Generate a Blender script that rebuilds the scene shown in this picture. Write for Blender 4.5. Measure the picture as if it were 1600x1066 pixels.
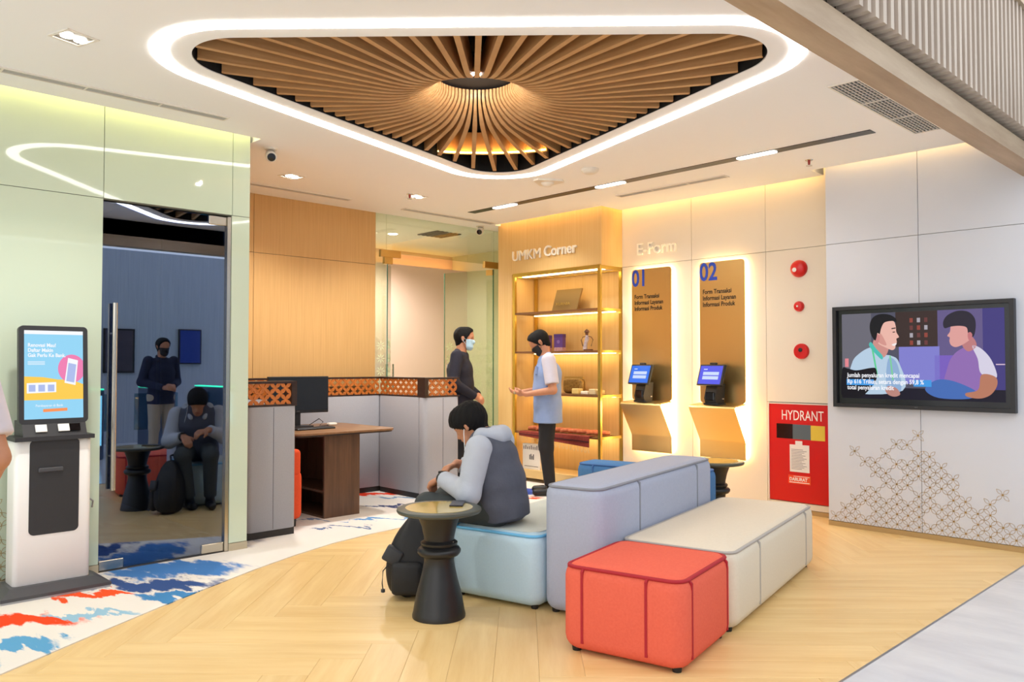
import bpy, bmesh, math, random
import numpy as np
from mathutils import Vector, Matrix
random.seed(7)
for o in list(bpy.data.objects): bpy.data.objects.remove(o)
scn = bpy.context.scene
C = scn.collection
PI = math.pi
# ---------------------------------------------------------------- camera
F_PX = 1260.0
cam_d = bpy.data.cameras.new('camera'); cam_d.sensor_width = 36; cam_d.lens = F_PX/1600*36
cam_d.clip_start = .05; cam_d.clip_end = 100
cam = bpy.data.objects.new('camera', cam_d); C.objects.link(cam)
cam.location = (0, 0, 1.35)
cam.rotation_euler = (PI/2 + math.atan(36/F_PX), 0, math.radians(45.8))
scn.camera = cam
# ---------------------------------------------------------------- world, exposure
w = bpy.data.worlds.new('world'); scn.world = w; w.use_nodes = True
w.node_tree.nodes['Background'].inputs[0].default_value = (.95, .97, 1, 1)
w.node_tree.nodes['Background'].inputs[1].default_value = 1.05
vs = scn.view_settings
scn.display_settings.display_device = 'sRGB'
vs.view_transform = 'Standard'; vs.look = 'None'; vs.gamma = 1; vs.use_curve_mapping = False
vs.exposure = 0.9
# ---------------------------------------------------------------- helpers
def lin(c):
    return tuple(((x/255)/12.92 if x/255 <= .04045 else ((x/255+.055)/1.055)**2.4) for x in c[:3]) + (1,)
MATS = {}
def nd(nt, t, **kw):
    n = nt.nodes.new(t)
    for k, v in kw.items(): setattr(n, k, v)
    return n
def M(name, col=(200,200,200), rough=.5, metal=0, es=0, ecol=None, bump=None, var=None, spec=.5, coat=0, grain=None, rnd=0, trans=0, alpha=1):
    if name in MATS: return MATS[name]
    m = bpy.data.materials.new(name); m.use_nodes = True
    nt = m.node_tree; b = nt.nodes['Principled BSDF']; L = nt.links.new
    b.inputs['Base Color'].default_value = lin(col)
    b.inputs['Roughness'].default_value = rough; b.inputs['Metallic'].default_value = metal
    b.inputs['Specular IOR Level'].default_value = spec
    b.inputs['Coat Weight'].default_value = coat; b.inputs['Coat Roughness'].default_value = .05
    b.inputs['Transmission Weight'].default_value = trans; b.inputs['Alpha'].default_value = alpha
    m.diffuse_color = lin(col)
    if es:
        b.inputs['Emission Color'].default_value = lin(ecol or col); b.inputs['Emission Strength'].default_value = es
    src = None
    if grain or var or rnd or bump: tc = nd(nt, 'ShaderNodeTexCoord')
    if grain:   # (scale vec, col2, amount): stretched noise grain between two colours
        mp = nd(nt, 'ShaderNodeMapping'); mp.inputs['Scale'].default_value = grain[0]; L(tc.outputs['Object'], mp.inputs['Vector'])
        vec = mp.outputs['Vector']
        if rnd:
            oi = nd(nt, 'ShaderNodeObjectInfo'); ad = nd(nt, 'ShaderNodeVectorMath', operation='ADD')
            sc = nd(nt, 'ShaderNodeMath', operation='MULTIPLY'); sc.inputs[1].default_value = 37
            L(oi.outputs['Random'], sc.inputs[0]); L(vec, ad.inputs[0]); L(sc.outputs[0], ad.inputs[1]); vec = ad.outputs[0]
        nz = nd(nt, 'ShaderNodeTexNoise'); nz.inputs['Scale'].default_value = 1; nz.inputs['Detail'].default_value = 6; nz.inputs['Roughness'].default_value = .62
        L(vec, nz.inputs['Vector'])
        rp = nd(nt, 'ShaderNodeValToRGB'); rp.color_ramp.elements[0].position = .3; rp.color_ramp.elements[1].position = .7
        rp.color_ramp.elements[0].color = lin(grain[1]); rp.color_ramp.elements[1].color = lin(col)
        L(nz.outputs['Fac'], rp.inputs['Fac']); src = rp.outputs['Color']
    if var:     # (scale, col2): soft blotchy variation
        nz = nd(nt, 'ShaderNodeTexNoise'); nz.inputs['Scale'].default_value = var[0]; nz.inputs['Detail'].default_value = 4
        L(tc.outputs['Object'], nz.inputs['Vector'])
        mx = nd(nt, 'ShaderNodeMix', data_type='RGBA'); L(nz.outputs['Fac'], mx.inputs['Factor'])
        if src: L(src, mx.inputs[6])
        else: mx.inputs[6].default_value = lin(col)
        mx.inputs[7].default_value = lin(var[1]); src = mx.outputs[2]
    if rnd:
        oi = nd(nt, 'ShaderNodeObjectInfo'); hs = nd(nt, 'ShaderNodeHueSaturation')
        mr = nd(nt, 'ShaderNodeMapRange'); mr.inputs['To Min'].default_value = 1-rnd; mr.inputs['To Max'].default_value = 1+rnd
        L(oi.outputs['Random'], mr.inputs['Value']); L(mr.outputs[0], hs.inputs['Value'])
        if src: L(src, hs.inputs['Color'])
        else: hs.inputs['Color'].default_value = lin(col)
        src = hs.outputs['Color']
    if src: L(src, b.inputs['Base Color'])
    if bump:    # (scale, strength)
        nz = nd(nt, 'ShaderNodeTexNoise'); nz.inputs['Scale'].default_value = bump[0]; nz.inputs['Detail'].default_value = 3
        L(tc.outputs['Object'], nz.inputs['Vector'])
        bp = nd(nt, 'ShaderNodeBump'); bp.inputs['Strength'].default_value = bump[1]; bp.inputs['Distance'].default_value = .004
        L(nz.outputs['Fac'], bp.inputs['Height']); L(bp.outputs[0], b.inputs['Normal'])
    MATS[name] = m
    return m
def glass(name, tint, refl=.08, rough=0.0):
    if name in MATS: return MATS[name]
    m = bpy.data.materials.new(name); m.use_nodes = True; nt = m.node_tree; nt.nodes.clear(); L = nt.links.new
    out = nd(nt, 'ShaderNodeOutputMaterial'); tr = nd(nt, 'ShaderNodeBsdfTransparent'); gl = nd(nt, 'ShaderNodeBsdfGlossy')
    tr.inputs[0].default_value = lin(tint); gl.inputs['Roughness'].default_value = rough; gl.inputs[0].default_value = lin(tuple(255-(255-x)*.45 for x in tint))
    fr = nd(nt, 'ShaderNodeFresnel'); ge = nd(nt, 'ShaderNodeNewGeometry'); io = nd(nt, 'ShaderNodeMapRange'); io.inputs['To Min'].default_value = 1.5; io.inputs['To Max'].default_value = 1/1.5
    L(ge.outputs['Backfacing'], io.inputs['Value']); L(io.outputs[0], fr.inputs[0])    # thin pane: same reflectance on both faces
    ad = nd(nt, 'ShaderNodeMath', operation='ADD', use_clamp=True); ad.inputs[1].default_value = refl
    L(fr.outputs[0], ad.inputs[0]); mx = nd(nt, 'ShaderNodeMixShader')
    L(ad.outputs[0], mx.inputs[0]); L(tr.outputs[0], mx.inputs[1]); L(gl.outputs[0], mx.inputs[2]); L(mx.outputs[0], out.inputs[0])
    MATS[name] = m; return m
class B:
    """collects geometry; build() links it as ONE mesh object"""
    def __init__(s, mtx=None): s.v = []; s.f = []; s.m = mtx or Matrix.Identity(4)
    def add(s, vs_, fs):
        n = len(s.v); s.v += [tuple(s.m @ Vector(v)) for v in vs_]; s.f += [tuple(i+n for i in f) for f in fs]; return s
    def box(s, x0, x1, y0, y1, z0, z1):
        vs_ = [(x, y, z) for z in (z0, z1) for x, y in ((x0,y0),(x1,y0),(x1,y1),(x0,y1))]
        return s.add(vs_, [(3,2,1,0),(4,5,6,7),(0,1,5,4),(1,2,6,5),(2,3,7,6),(3,0,4,7)])
    def ext(s, pts, vec):
        """closed 3d polygon swept along vec"""
        n = len(pts); v = Vector(vec)
        return s.add([tuple(p) for p in pts]+[tuple(Vector(p)+v) for p in pts],
            [tuple(range(n))[::-1], tuple(range(n, 2*n))]+[(i,(i+1)%n,n+(i+1)%n,n+i) for i in range(n)])
    def prism(s, poly, z0, z1): return s.ext([(x,y,z0) for x,y in poly], (0,0,z1-z0))
    def poly(s, pts): return s.add(pts, [tuple(range(len(pts)))])
    def lathe(s, prof, c=(0,0), seg=40):
        vs_ = []; fs = []
        for r, z in prof:
            for k in range(seg):
                a = 2*PI*k/seg; vs_.append((c[0]+r*math.cos(a), c[1]+r*math.sin(a), z))
        for i in range(len(prof)-1):
            for k in range(seg):
                k2 = (k+1)%seg; fs.append((i*seg+k, i*seg+k2, (i+1)*seg+k2, (i+1)*seg+k))
        fs.append(tuple(range(seg))[::-1]); fs.append(tuple(range((len(prof)-1)*seg, len(prof)*seg)))
        return s.add(vs_, fs)
    def tube(s, path, r, seg=8, closed=False, flat=1.0, up=(0,0,1)):
        P = [Vector(p) for p in path]; n = len(P); vs_ = []; fs = []; U0 = Vector(up)
        for i, p in enumerate(P):
            a = P[(i-1)%n] if (closed or i) else p; b = P[(i+1)%n] if (closed or i < n-1) else p
            t = (b-a).normalized(); sd = t.cross(U0)
            if sd.length < 1e-4: sd = t.cross(Vector((1,0,0)))
            sd.normalize(); u = sd.cross(t)
            rr = r[i] if isinstance(r, (list, tuple)) else r
            for k in range(seg):
                an = 2*PI*k/seg; vs_.append(tuple(p + sd*rr*math.cos(an) + u*rr*flat*math.sin(an)))
        for i in range(n if closed else n-1):
            j = (i+1)%n
            for k in range(seg): fs.append((i*seg+k, i*seg+(k+1)%seg, j*seg+(k+1)%seg, j*seg+k))
        if not closed: fs += [tuple(range(seg))[::-1], tuple(range((n-1)*seg, n*seg))]
        return s.add(vs_, fs)
    def rbox(s, x0, x1, y0, y1, z0, z1, r, seg=3, vert=None):
        """box with rounded edges; vert = radius of the upright edges when different"""
        bm = bmesh.new(); bmesh.ops.create_cube(bm, size=1)
        for v in bm.verts:
            v.co = ((x0+x1)/2+v.co.x*(x1-x0), (y0+y1)/2+v.co.y*(y1-y0), (z0+z1)/2+v.co.z*(z1-z0))
        if vert:
            es = [e for e in bm.edges if abs(e.verts[0].co.z-e.verts[1].co.z) > 1e-6]
            bmesh.ops.bevel(bm, geom=es, offset=vert, segments=6, profile=.5, affect='EDGES')
            es = [e for e in bm.edges if abs(e.verts[0].co.z-e.verts[1].co.z) < 1e-6 and len(e.link_faces) == 2 and abs(e.link_faces[0].normal.z-e.link_faces[1].normal.z) > .5]
            bmesh.ops.bevel(bm, geom=es, offset=r, segments=seg, profile=.5, affect='EDGES')
        else: bmesh.ops.bevel(bm, geom=bm.edges[:], offset=r, segments=seg, profile=.5, affect='EDGES')
        bm.verts.index_update(); s.add([tuple(v.co) for v in bm.verts], [tuple(v.index for v in f.verts) for f in bm.faces]); bm.free(); return s
    def mesh(s, name, mat, smooth=None):
        me = bpy.data.meshes.new(name); me.from_pydata(s.v, [], s.f); me.update()
        bm = bmesh.new(); bm.from_mesh(me); bmesh.ops.recalc_face_normals(bm, faces=bm.faces[:]); bm.to_mesh(me); bm.free()
        if mat: me.materials.append(mat)
        if smooth is not None:
            me.polygons.foreach_set('use_smooth', [True]*len(me.polygons)); me.set_sharp_from_angle(angle=math.radians(smooth))
        return me
    def build(s, name, mat, parent=None, smooth=None):
        return link(name, s.mesh(name, mat, smooth), parent)
def link(name, me, parent=None, loc=None, rot=None):
    o = bpy.data.objects.new(name, me); C.objects.link(o); o.parent = parent
    if loc: o.location = loc
    if rot: o.rotation_euler = rot
    return o
def tag(o, label=None, cat=None, group=None, kind=None):
    if label: o['label'] = label
    if cat: o['category'] = cat
    if group: o['group'] = group
    if kind: o['kind'] = kind
    return o
def thing(name, label, cat, loc=(0,0,0), rz=0, group=None):
    o = link(name, None, None, loc, (0,0,rz)); o.empty_display_size = .1
    return tag(o, label, cat, group)
def struct(o): o['kind'] = 'structure'; return o
def text(name, body, size, mat, parent=None, loc=(0,0,0), rot=(0,0,0), depth=.002, align='LEFT', bold=0, sx=1):
    cu = bpy.data.curves.new(name, 'FONT'); cu.body = body; cu.size = size; cu.extrude = depth/2; cu.align_x = align; cu.offset = bold; cu.resolution_u = 3
    o = bpy.data.objects.new(name, cu); C.objects.link(o)
    me = bpy.data.meshes.new_from_object(o.evaluated_get(bpy.context.evaluated_depsgraph_get()))
    bpy.data.objects.remove(o); me.materials.clear(); me.materials.append(mat)
    r = link(name, me, parent, loc, rot); r.scale = (sx,1,1); return r
def rrect(x0, x1, y0, y1, r, n=6):
    out = []
    for cx, cy, a0 in ((x1-r,y1-r,0),(x0+r,y1-r,PI/2),(x0+r,y0+r,PI),(x1-r,y0+r,1.5*PI)):
        out += [(cx+r*math.cos(a0+PI/2*k/n), cy+r*math.sin(a0+PI/2*k/n)) for k in range(n+1)]
    return out
def copy_tree(o, parent=None):
    c = o.copy(); C.objects.link(c); c.parent = parent
    for ch in list(o.children): copy_tree(ch, c)
    return c
WALLROT = (PI/2, 0, 0)          # text on a wall that faces -y
LEFTROT = (PI/2, 0, PI/2)       # text on a wall that faces +x
# ================================================================ SETTING
HC = 3.0; XL = -5.6; XB = -7.3; YU = 6.6; YE = 6.95; YT = 6.66; XR = -1.57
m_ceil = M('ceiling paint', (249,249,250), .8)
m_glasspanel = M('back painted glass', (208,222,200), .03, coat=.25, spec=.5)
m_joint = M('panel joint', (120,118,105), .7)
m_white = M('white laminate', (216,219,228), .45, var=(3,(211,214,224)))
m_eform = M('warm white laminate', (230,221,206), .45)
m_oak = M('oak veneer', (216,174,114), .5, grain=((60,60,1.5),(204,160,100)))
m_grey_beam = M('limed oak', (190,166,138), .5, grain=((9,1.2,9),(160,134,106)))
m_slat = M('pale timber slat', (196,180,164), .55, grain=((14,14,1.5),(176,158,142)), rnd=.06)
m_base = M('bronze skirting', (186,156,108), .45, metal=.2)
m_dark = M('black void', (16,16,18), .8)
# --- wood floor: herringbone planks
m_sub = M('floor underlay', (150,112,64), .8)
o = B().box(-9.6,4,-3.2,9,-.06,-.012).build('floor', m_sub); struct(o); floor = o
m_plank = M('oak plank', (238,208,150), .34, grain=((1.2,12,4),(222,184,120)), rnd=.03, spec=.4, bump=(6,.03))
PL, PW = 1.2, .2
pm = B().rbox(.0004,PL-.0004,.0004,PW-.0004,-.012,0,.0009,1).mesh('plank', m_plank)
ca, sa = math.cos(math.radians(45)), math.sin(math.radians(45))
npl = 0
def in_wood(x, y):
    return -6.4 < x < -.85 and -.6 < y < 7.4
for m_ in range(-8, 9):
    for k in range(-60, 60):
        for v in (0, 1):
            if v == 0: lx, ly, a = k*PW+2*PL*m_, k*PW, 0
            else: lx, ly, a = k*PW+PL+PW+2*PL*m_, (k+1)*PW-PL, PI/2
            cxl, cyl = (lx+PL/2, ly+PW/2) if v == 0 else (lx-PW/2, ly+PL/2)
            wx, wy = -4.0+cxl*ca-cyl*sa, 2.4+cxl*sa+cyl*ca
            cy_edge = -3.3-1.45*max(0, min(1, (wy-.2)/3))
            if not in_wood(wx, wy) or wx < cy_edge-1.3: continue
            if npl >= 298: continue
            p = link('plank', pm, floor, (-4.0+lx*ca-ly*sa, 2.4+lx*sa+ly*ca, 0), (0,0,math.radians(45)+a)); npl += 1
# --- carpet
def carpet_mat():
    m = bpy.data.materials.new('splashed carpet'); m.use_nodes = True; nt = m.node_tree; L = nt.links.new
    b = nt.nodes['Principled BSDF']; b.inputs['Roughness'].default_value = .95; b.inputs['Specular IOR Level'].default_value = .1
    tc = nd(nt, 'ShaderNodeTexCoord'); nz = nd(nt, 'ShaderNodeTexNoise'); nz.inputs['Scale'].default_value = 3.2; nz.inputs['Detail'].default_value = 8; nz.inputs['Roughness'].default_value = .55
    mpn = nd(nt, 'ShaderNodeMapping'); mpn.inputs['Rotation'].default_value = (0,0,math.radians(-48)); mpn.inputs['Scale'].default_value = (.75,2.2,1)
    L(tc.outputs['Object'], mpn.inputs['Vector']); L(mpn.outputs[0], nz.inputs['Vector'])
    sub = nd(nt, 'ShaderNodeVectorMath', operation='SUBTRACT'); sub.inputs[1].default_value = (.5,.5,.5); L(nz.outputs['Color'], sub.inputs[0])
    scv = nd(nt, 'ShaderNodeVectorMath', operation='SCALE'); scv.inputs['Scale'].default_value = .75; L(sub.outputs[0], scv.inputs[0])
    ad = nd(nt, 'ShaderNodeVectorMath', operation='ADD'); L(tc.outputs['Object'], ad.inputs[0]); L(scv.outputs[0], ad.inputs[1])
    n2 = nd(nt, 'ShaderNodeTexNoise'); n2.inputs['Scale'].default_value = 1.6; n2.inputs['Detail'].default_value = 5; L(tc.outputs['Object'], n2.inputs['Vector'])
    base = nd(nt, 'ShaderNodeMix', data_type='RGBA'); base.inputs[6].default_value = lin((238,232,226)); base.inputs[7].default_value = lin((222,217,211)); L(n2.outputs['Fac'], base.inputs['Factor'])
    src = base.outputs[2]
    blobs = [(-6.2,2.45,.62,.30,(62,86,136)),(-5.1,1.9,.46,.13,(58,84,140)),(-5.35,2.15,.45,.2,(72,124,188)),(-4.72,1.98,.30,.08,(72,134,190)),(-4.9,1.08,.36,.12,(232,74,36)),
             (-5.1,1.57,.30,.07,(236,86,44)),(-4.45,1.0,.26,.08,(96,160,204)),(-4.68,1.42,.25,.05,(150,190,214)),(-7.05,4.8,.40,.10,(226,66,40)),(-6.35,4.5,.30,.045,(70,80,120)),
             (-5.86,4.08,.30,.05,(100,150,200)),(-6.05,6.05,.42,.2,(70,90,170)),(-5.75,5.75,.22,.09,(226,80,44)),(-7.0,2.1,.8,.35,(64,92,150)),(-5.75,3.68,.22,.04,(96,120,160)),(-6.6,4.9,.3,.05,(130,160,190)),(-6.2,3.6,.2,.04,(130,150,180)),(-4.35,.75,.22,.06,(130,176,206)),(-5.2,.6,.4,.2,(64,92,150))]
    for x, y, ra, rb, col in blobs:
        s1 = nd(nt, 'ShaderNodeVectorMath', operation='SUBTRACT'); s1.inputs[1].default_value = (x,y,0); L(ad.outputs[0], s1.inputs[0])
        mp = nd(nt, 'ShaderNodeMapping', vector_type='TEXTURE'); mp.inputs['Rotation'].default_value = (0,0,math.radians(46)); mp.inputs['Scale'].default_value = (ra,rb,1000); L(s1.outputs[0], mp.inputs['Vector'])
        ln = nd(nt, 'ShaderNodeVectorMath', operation='LENGTH'); L(mp.outputs[0], ln.inputs[0])
        mr = nd(nt, 'ShaderNodeMapRange', interpolation_type='SMOOTHSTEP'); mr.inputs['From Min'].default_value = 1.15; mr.inputs['From Max'].default_value = .75; L(ln.outputs['Value'], mr.inputs['Value'])
        mx = nd(nt, 'ShaderNodeMix', data_type='RGBA'); L(mr.outputs[0], mx.inputs['Factor']); L(src, mx.inputs[6]); mx.inputs[7].default_value = lin(col); src = mx.outputs[2]
    L(src, b.inputs['Base Color'])
    n3 = nd(nt, 'ShaderNodeTexNoise'); n3.inputs['Scale'].default_value = 260; L(tc.outputs['Object'], n3.inputs['Vector'])
    bp = nd(nt, 'ShaderNodeBump'); bp.inputs['Strength'].default_value = .35; bp.inputs['Distance'].default_value = .004; L(n3.outputs['Fac'], bp.inputs['Height']); L(bp.outputs[0], b.inputs['Normal'])
    return m
edge = [(-2.6,-3.1),(-3.35,-.4),(-3.72,.3),(-4.08,.873),(-4.356,1.335),(-4.59,1.744),(-4.80,2.13),(-5.0,2.52),(-5.17,2.90),(-5.31,3.29),(-5.39,3.67),(-5.43,4.05),(-5.43,4.5),(-5.37,5.0),(-5.25,5.5),(-5.05,6.05),(-4.8,6.5),(-4.5,6.95)]
o = B().prism(edge+[(-9.5,6.95),(-9.5,-3.1)], -.011, .006).build('floor_carpet', carpet_mat()); struct(o)
m_marble = M('white marble tile', (222,222,224), .16, grain=((1.2,3.5,1),(196,196,202)), spec=.5)
o = B().box(-1.5,4,-3.2,9,-.011,.005).build('floor_marble', m_marble); struct(o)
o = B().box(-1.512,-1.5,-3.2,YT,-.011,.006).build('trim_1', M('steel floor trim', (170,172,176), .35, metal=.9)); struct(o)
# --- panelled walls
def panel_x(parent, x, y0, y1, z0, z1, mat, th=.012, name='panel'):     # faces +x
    return B().box(x-th,x,y0+.002,y1-.002,z0+.002,z1-.002).build(name, mat, parent)
def panel_y(parent, y, x0, x1, z0, z1, mat, th=.012, name='panel'):     # faces -y
    return B().box(x0+.002,x1-.002,y,y+th,z0+.002,z1-.002).build(name, mat, parent)
# left wall: green back painted glass with a door opening
D0, D1, DH = 1.735, 2.605, 2.425
wl = B().box(XL-.1,XL-.013,-3.1,D0,0,3.2).box(XL-.1,XL-.013,D1,2.745,0,3.2).box(XL-.1,XL-.013,D0,D1,DH,3.2).build('wall_left', m_joint); struct(wl)
for y0, y1 in ((-3.1,-1.2),(-1.2,.3),(.3,D0)):
    panel_x(wl, XL, y0, y1, .06, 2.43, m_glasspanel); panel_x(wl, XL, y0, y1, 2.43, 3.19, m_glasspanel)
panel_x(wl, XL, D1, 2.745, .06, 2.43, m_glasspanel); panel_x(wl, XL, D0, D1+.005, 2.43, 3.19, m_glasspanel); panel_x(wl, XL, D1+.005, 2.745, 2.43, 3.19, m_glasspanel)
o = B().box(XL-.012,XL+.002,-3.1,D0,0,.058).box(XL-.012,XL+.002,D1,2.747,0,.058).build('baseboard_left', M('beige skirting',(190,178,152),.5)); struct(o)
# room behind the glass door
m_inroom = M('blue grey room wall', (52,70,100), .7)
o = B().box(-8.9,-8.8,-1,3.0,0,2.9).box(-8.8,XL-.1,-1,-.9,0,2.9).box(-8.8,XB-.1,2.75,2.85,0,2.9).box(-8.9,XL-.1,-1,2.76,2.9,2.96).build('wall_inner', m_inroom); struct(o)
# back wall: oak panels then glass partition
wb = B().box(XB-.1,XB-.013,2.75,5.03,0,3.1).build('wall_back', m_joint); struct(wb)
for y0, y1 in ((2.75,3.62),(3.62,5.03)):
    panel_x(wb, XB, y0, y1, 0, 2.43, m_oak); panel_x(wb, XB, y0, y1, 2.43, 3.1, m_oak)
o = B().box(XB-.1,XL-.1,2.76,2.77,0,3.1).build('wall_return', m_oak); struct(o)
# corridor beyond the glass partition
m_pink = M('blush wall', (226,200,182), .6)
o = B().box(-9.3,-9.2,4.9,8.1,0,2.75).box(-9.55,-9.3,4.9,8.1,2.68,2.75).box(-9.6,-9.55,4.9,8.1,2.68,3.1).build('wall_corridor', m_pink); struct(o)
o = B().box(-9.6,XB+.28,8.0,8.1,0,3.1).box(XB,XB+.05,7.0,8.0,0,3.2).box(XB+.05,XB+.3,7.0,7.05,0,3.2).build('wall_corridor_end', M('green grey wall', (214,214,186), .6)); struct(o)
o = B().box(-9.6,XB-.1,4.95,5.03,0,3.1).build('wall_corridor_side', M('cream wall', (226,216,190), .6)); struct(o)
o = B().box(-9.6,XB-.0,4.95,8.1,3.0,3.09).build('ceiling_corridor', m_ceil); struct(o)
o = B().box(-9.44,-9.40,5.1,7.95,2.75,2.775).build('cove_strip', M('warm led', (255,196,96), es=3, ecol=(255,196,110))); tag(o, 'warm light strip along the blush wall behind the glass partition', 'light strip')
# UMKM corner: oak box that stands proud of the main wall, hollow behind the shelf
o = B().box(-7.02,-6.79,YU-.002,7.05,0,3.18).box(-6.79,-5.43,YU,7.05,2.40,3.18).box(-6.79,-6.765,6.62,7.05,0,2.40).box(-6.765,-5.43,6.98,7.05,0,2.40).build('wall_niche', M('warm oak niche', (230,194,132), .5, grain=((70,70,1.2),(220,180,114)))); struct(o)
# main wall
we = B().box(-5.44,-3.0,YE+.013,YE+.12,0,3.2).build('wall_main', m_joint); struct(we)
for x0, x1 in ((-5.43,-4.55),(-4.55,-3.74)):
    panel_y(we, YE, x0, x1, .042, 2.40, m_eform); panel_y(we, YE, x0, x1, 2.40, 3.19, m_eform)
panel_y(we, YE, -3.74, -3.0, 2.40, 3.19, m_eform); panel_y(we, YE, -3.74, -3.0, 1.0, 2.40, m_eform); panel_y(we, YE, -3.74, -3.0, .042, .10, m_eform); panel_y(we, YE, -3.74,-3.715,.1,1.0, m_eform)
o = B().box(-5.43,-3.0,YE-.004,YE+.012,0,.04).build('baseboard_main', m_base); struct(o)
wt = B().box(-3.03,1.2,YT+.013,YE+.012,0,3.2).build('wall_right', m_joint); struct(wt)
for x0, x1 in ((-3.03,-2.29),(-2.29,-1.3),(-1.3,-.1),(-.1,1.2)):
    panel_y(wt, YT, x0, x1, .042, 2.36, m_white); panel_y(wt, YT, x0, x1, 2.36, 3.19, m_white)
o = B().box(-3.03,1.2,YT-.004,YT+.012,0,.04).build('baseboard_right', m_base); struct(o)
# --- ceiling with the rounded-triangle opening
V = [Vector((-4.37,1.03)), Vector((-1.36,4.0)), Vector((-5.54,5.27))]
def rtri(off, n=22):
    """rounded triangle, offset inwards by off"""
    out = []
    for i in range(3):
        v = V[i]; a = (V[i-1]-v).normalized(); b = (V[(i+1)%3]-v).normalized(); t = .90
        half = a.angle(b)/2; r = t*math.tan(half); bis = (a+b).normalized(); c = v+bis*(r/math.sin(half))
        p0 = v+a*t-c; p1 = v+b*t-c; a0 = math.atan2(p0.y,p0.x); a1 = math.atan2(p1.y,p1.x)
        d = (a1-a0+PI)%(2*PI)-PI
        out += [(c.x+(r-off)*math.cos(a0+d*k/n), c.y+(r-off)*math.sin(a0+d*k/n)) for k in range(n+1)]
    return out
HOLE = rtri(.20)
outer = [(-5.49,-3.1),(-1.57,-3.1),(-1.57,6.58),(-3.12,6.58),(-3.12,6.83),(-5.35,6.83),(-5.35,6.50),(-6.98,6.50),(-6.98,6.86),(XB+.0,6.86),(XB,2.77),(-5.49,2.77)]
def plate(name, outer_, hole, z, mat, flip=False):
    bm = bmesh.new(); es = []
    for loop in ([outer_] + ([hole] if hole else [])):
        vs_ = [bm.verts.new((x,y,z)) for x,y in loop]; es += [bm.edges.new((vs_[i], vs_[(i+1)%len(vs_)])) for i in range(len(vs_))]
    bmesh.ops.triangle_fill(bm, use_beauty=True, use_dissolve=False, edges=es)
    me = bpy.data.meshes.new(name); bm.to_mesh(me); bm.free(); me.materials.append(mat)
    return me
me = plate('ceiling', outer, HOLE, HC, m_ceil)
bm = bmesh.new(); bm.from_mesh(me); r_ = bmesh.ops.extrude_face_region(bm, geom=bm.faces[:]); bmesh.ops.translate(bm, verts=[g for g in r_['geom'] if isinstance(g, bmesh.types.BMVert)], vec=(0,0,.09)); bmesh.ops.recalc_face_normals(bm, faces=bm.faces[:]); bm.to_mesh(me); bm.free()
ceil = struct(link('ceiling', me))
# raised lids over the light coves, the strips themselves
m_cove = M('warm cove led', (255,214,130), es=6.5, ecol=(255,206,124)); m_covel = M('lemon cove led', (255,236,140), es=6, ecol=(255,232,140))
o = B().box(XL-.05,-5.40,-3.1,2.95,3.2,3.23).box(-7.42,-3.0,6.45,7.1,3.2,3.23).box(-3.2,1.2,6.45,7.0,3.2,3.23).build('ceiling_cove', m_ceil); struct(o)
def strip(label, x0, x1, y0, y1, mat):
    o = B().box(x0,x1,y0,y1,3.16,3.185).build('cove_light', mat); tag(o, label, 'light strip'); return o
strip('pale yellow light strip hidden in the cove above the green glass wall', -5.585,-5.55,-3.0,2.74, m_covel)
strip('warm light strip hidden in the cove above the display shelf', -6.95,-5.44,6.54,6.58, m_cove)
strip('short warm light strip in the cove beside the display shelf', -5.42,-5.385,6.60,6.93, m_cove)
strip('warm light strip hidden in the cove above the backlit panels', -5.3,-3.15,6.875,6.91, m_cove)
strip('warm light strip hidden in the cove above the television', -3.0,-1.75,6.605,6.64, m_cove)
# --- timber beam and slatted fascia at the shop front
bm_ = B().box(XR,XR+.14,-3.1,YT,2.70,2.82).box(XR,XR+.1,-3.1,YT,2.82,3.1).build('trim_2', m_grey_beam); struct(bm_)
B().box(XR,XR+.10,-3.1,YT,2.82,4.2).build('backing', M('white fascia board', (206,206,210), .6), bm_)
B().box(XR,XR+.22,-3.1,YT,3.62,3.74).build('cap_rail', m_grey_beam, bm_)
sm = B().box(XR+.10,XR+.20,-.018,.018,2.85,3.62).mesh('slat', m_slat)
for k in range(58): link('slat', sm, bm_, (0, YT-.06-.085*k, 0))
# ================================================================ CEILING THINGS
m_fin = M('oak fin', (200,154,104), .45, grain=((3,3,40),(178,130,82)), rnd=.05)
m_led = M('white led diffuser', (255,250,240), es=6.5, ecol=(255,252,246))
FC = Vector((-3.825,3.397)); ZT = 3.24
feat = thing('ceiling_feature', 'ceiling recess of radiating oak fins around a flared round centre', 'ceiling feature', (FC.x,FC.y,HC))
hl = [(x-FC.x,y-FC.y) for x,y in HOLE]
b = B()
n = len(hl)
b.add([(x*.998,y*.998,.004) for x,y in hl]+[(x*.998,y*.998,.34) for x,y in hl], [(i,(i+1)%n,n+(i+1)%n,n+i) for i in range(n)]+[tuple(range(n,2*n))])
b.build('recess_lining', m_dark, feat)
def reach(th):
    """distance from the centre to the hole outline along th"""
    d = Vector((math.cos(th),math.sin(th)))
    best = 9
    for i in range(n):
        p = Vector(hl[i]); q = Vector(hl[(i+1)%n]); e = q-p
        den = d.x*e.y-d.y*e.x
        if abs(den) < 1e-9: continue
        t = (p.x*e.y-p.y*e.x)/den; u = (p.x*d.y-p.y*d.x)/den
        if t > 0 and -1e-6 <= u <= 1+1e-6: best = min(best, t)
    return best
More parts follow.
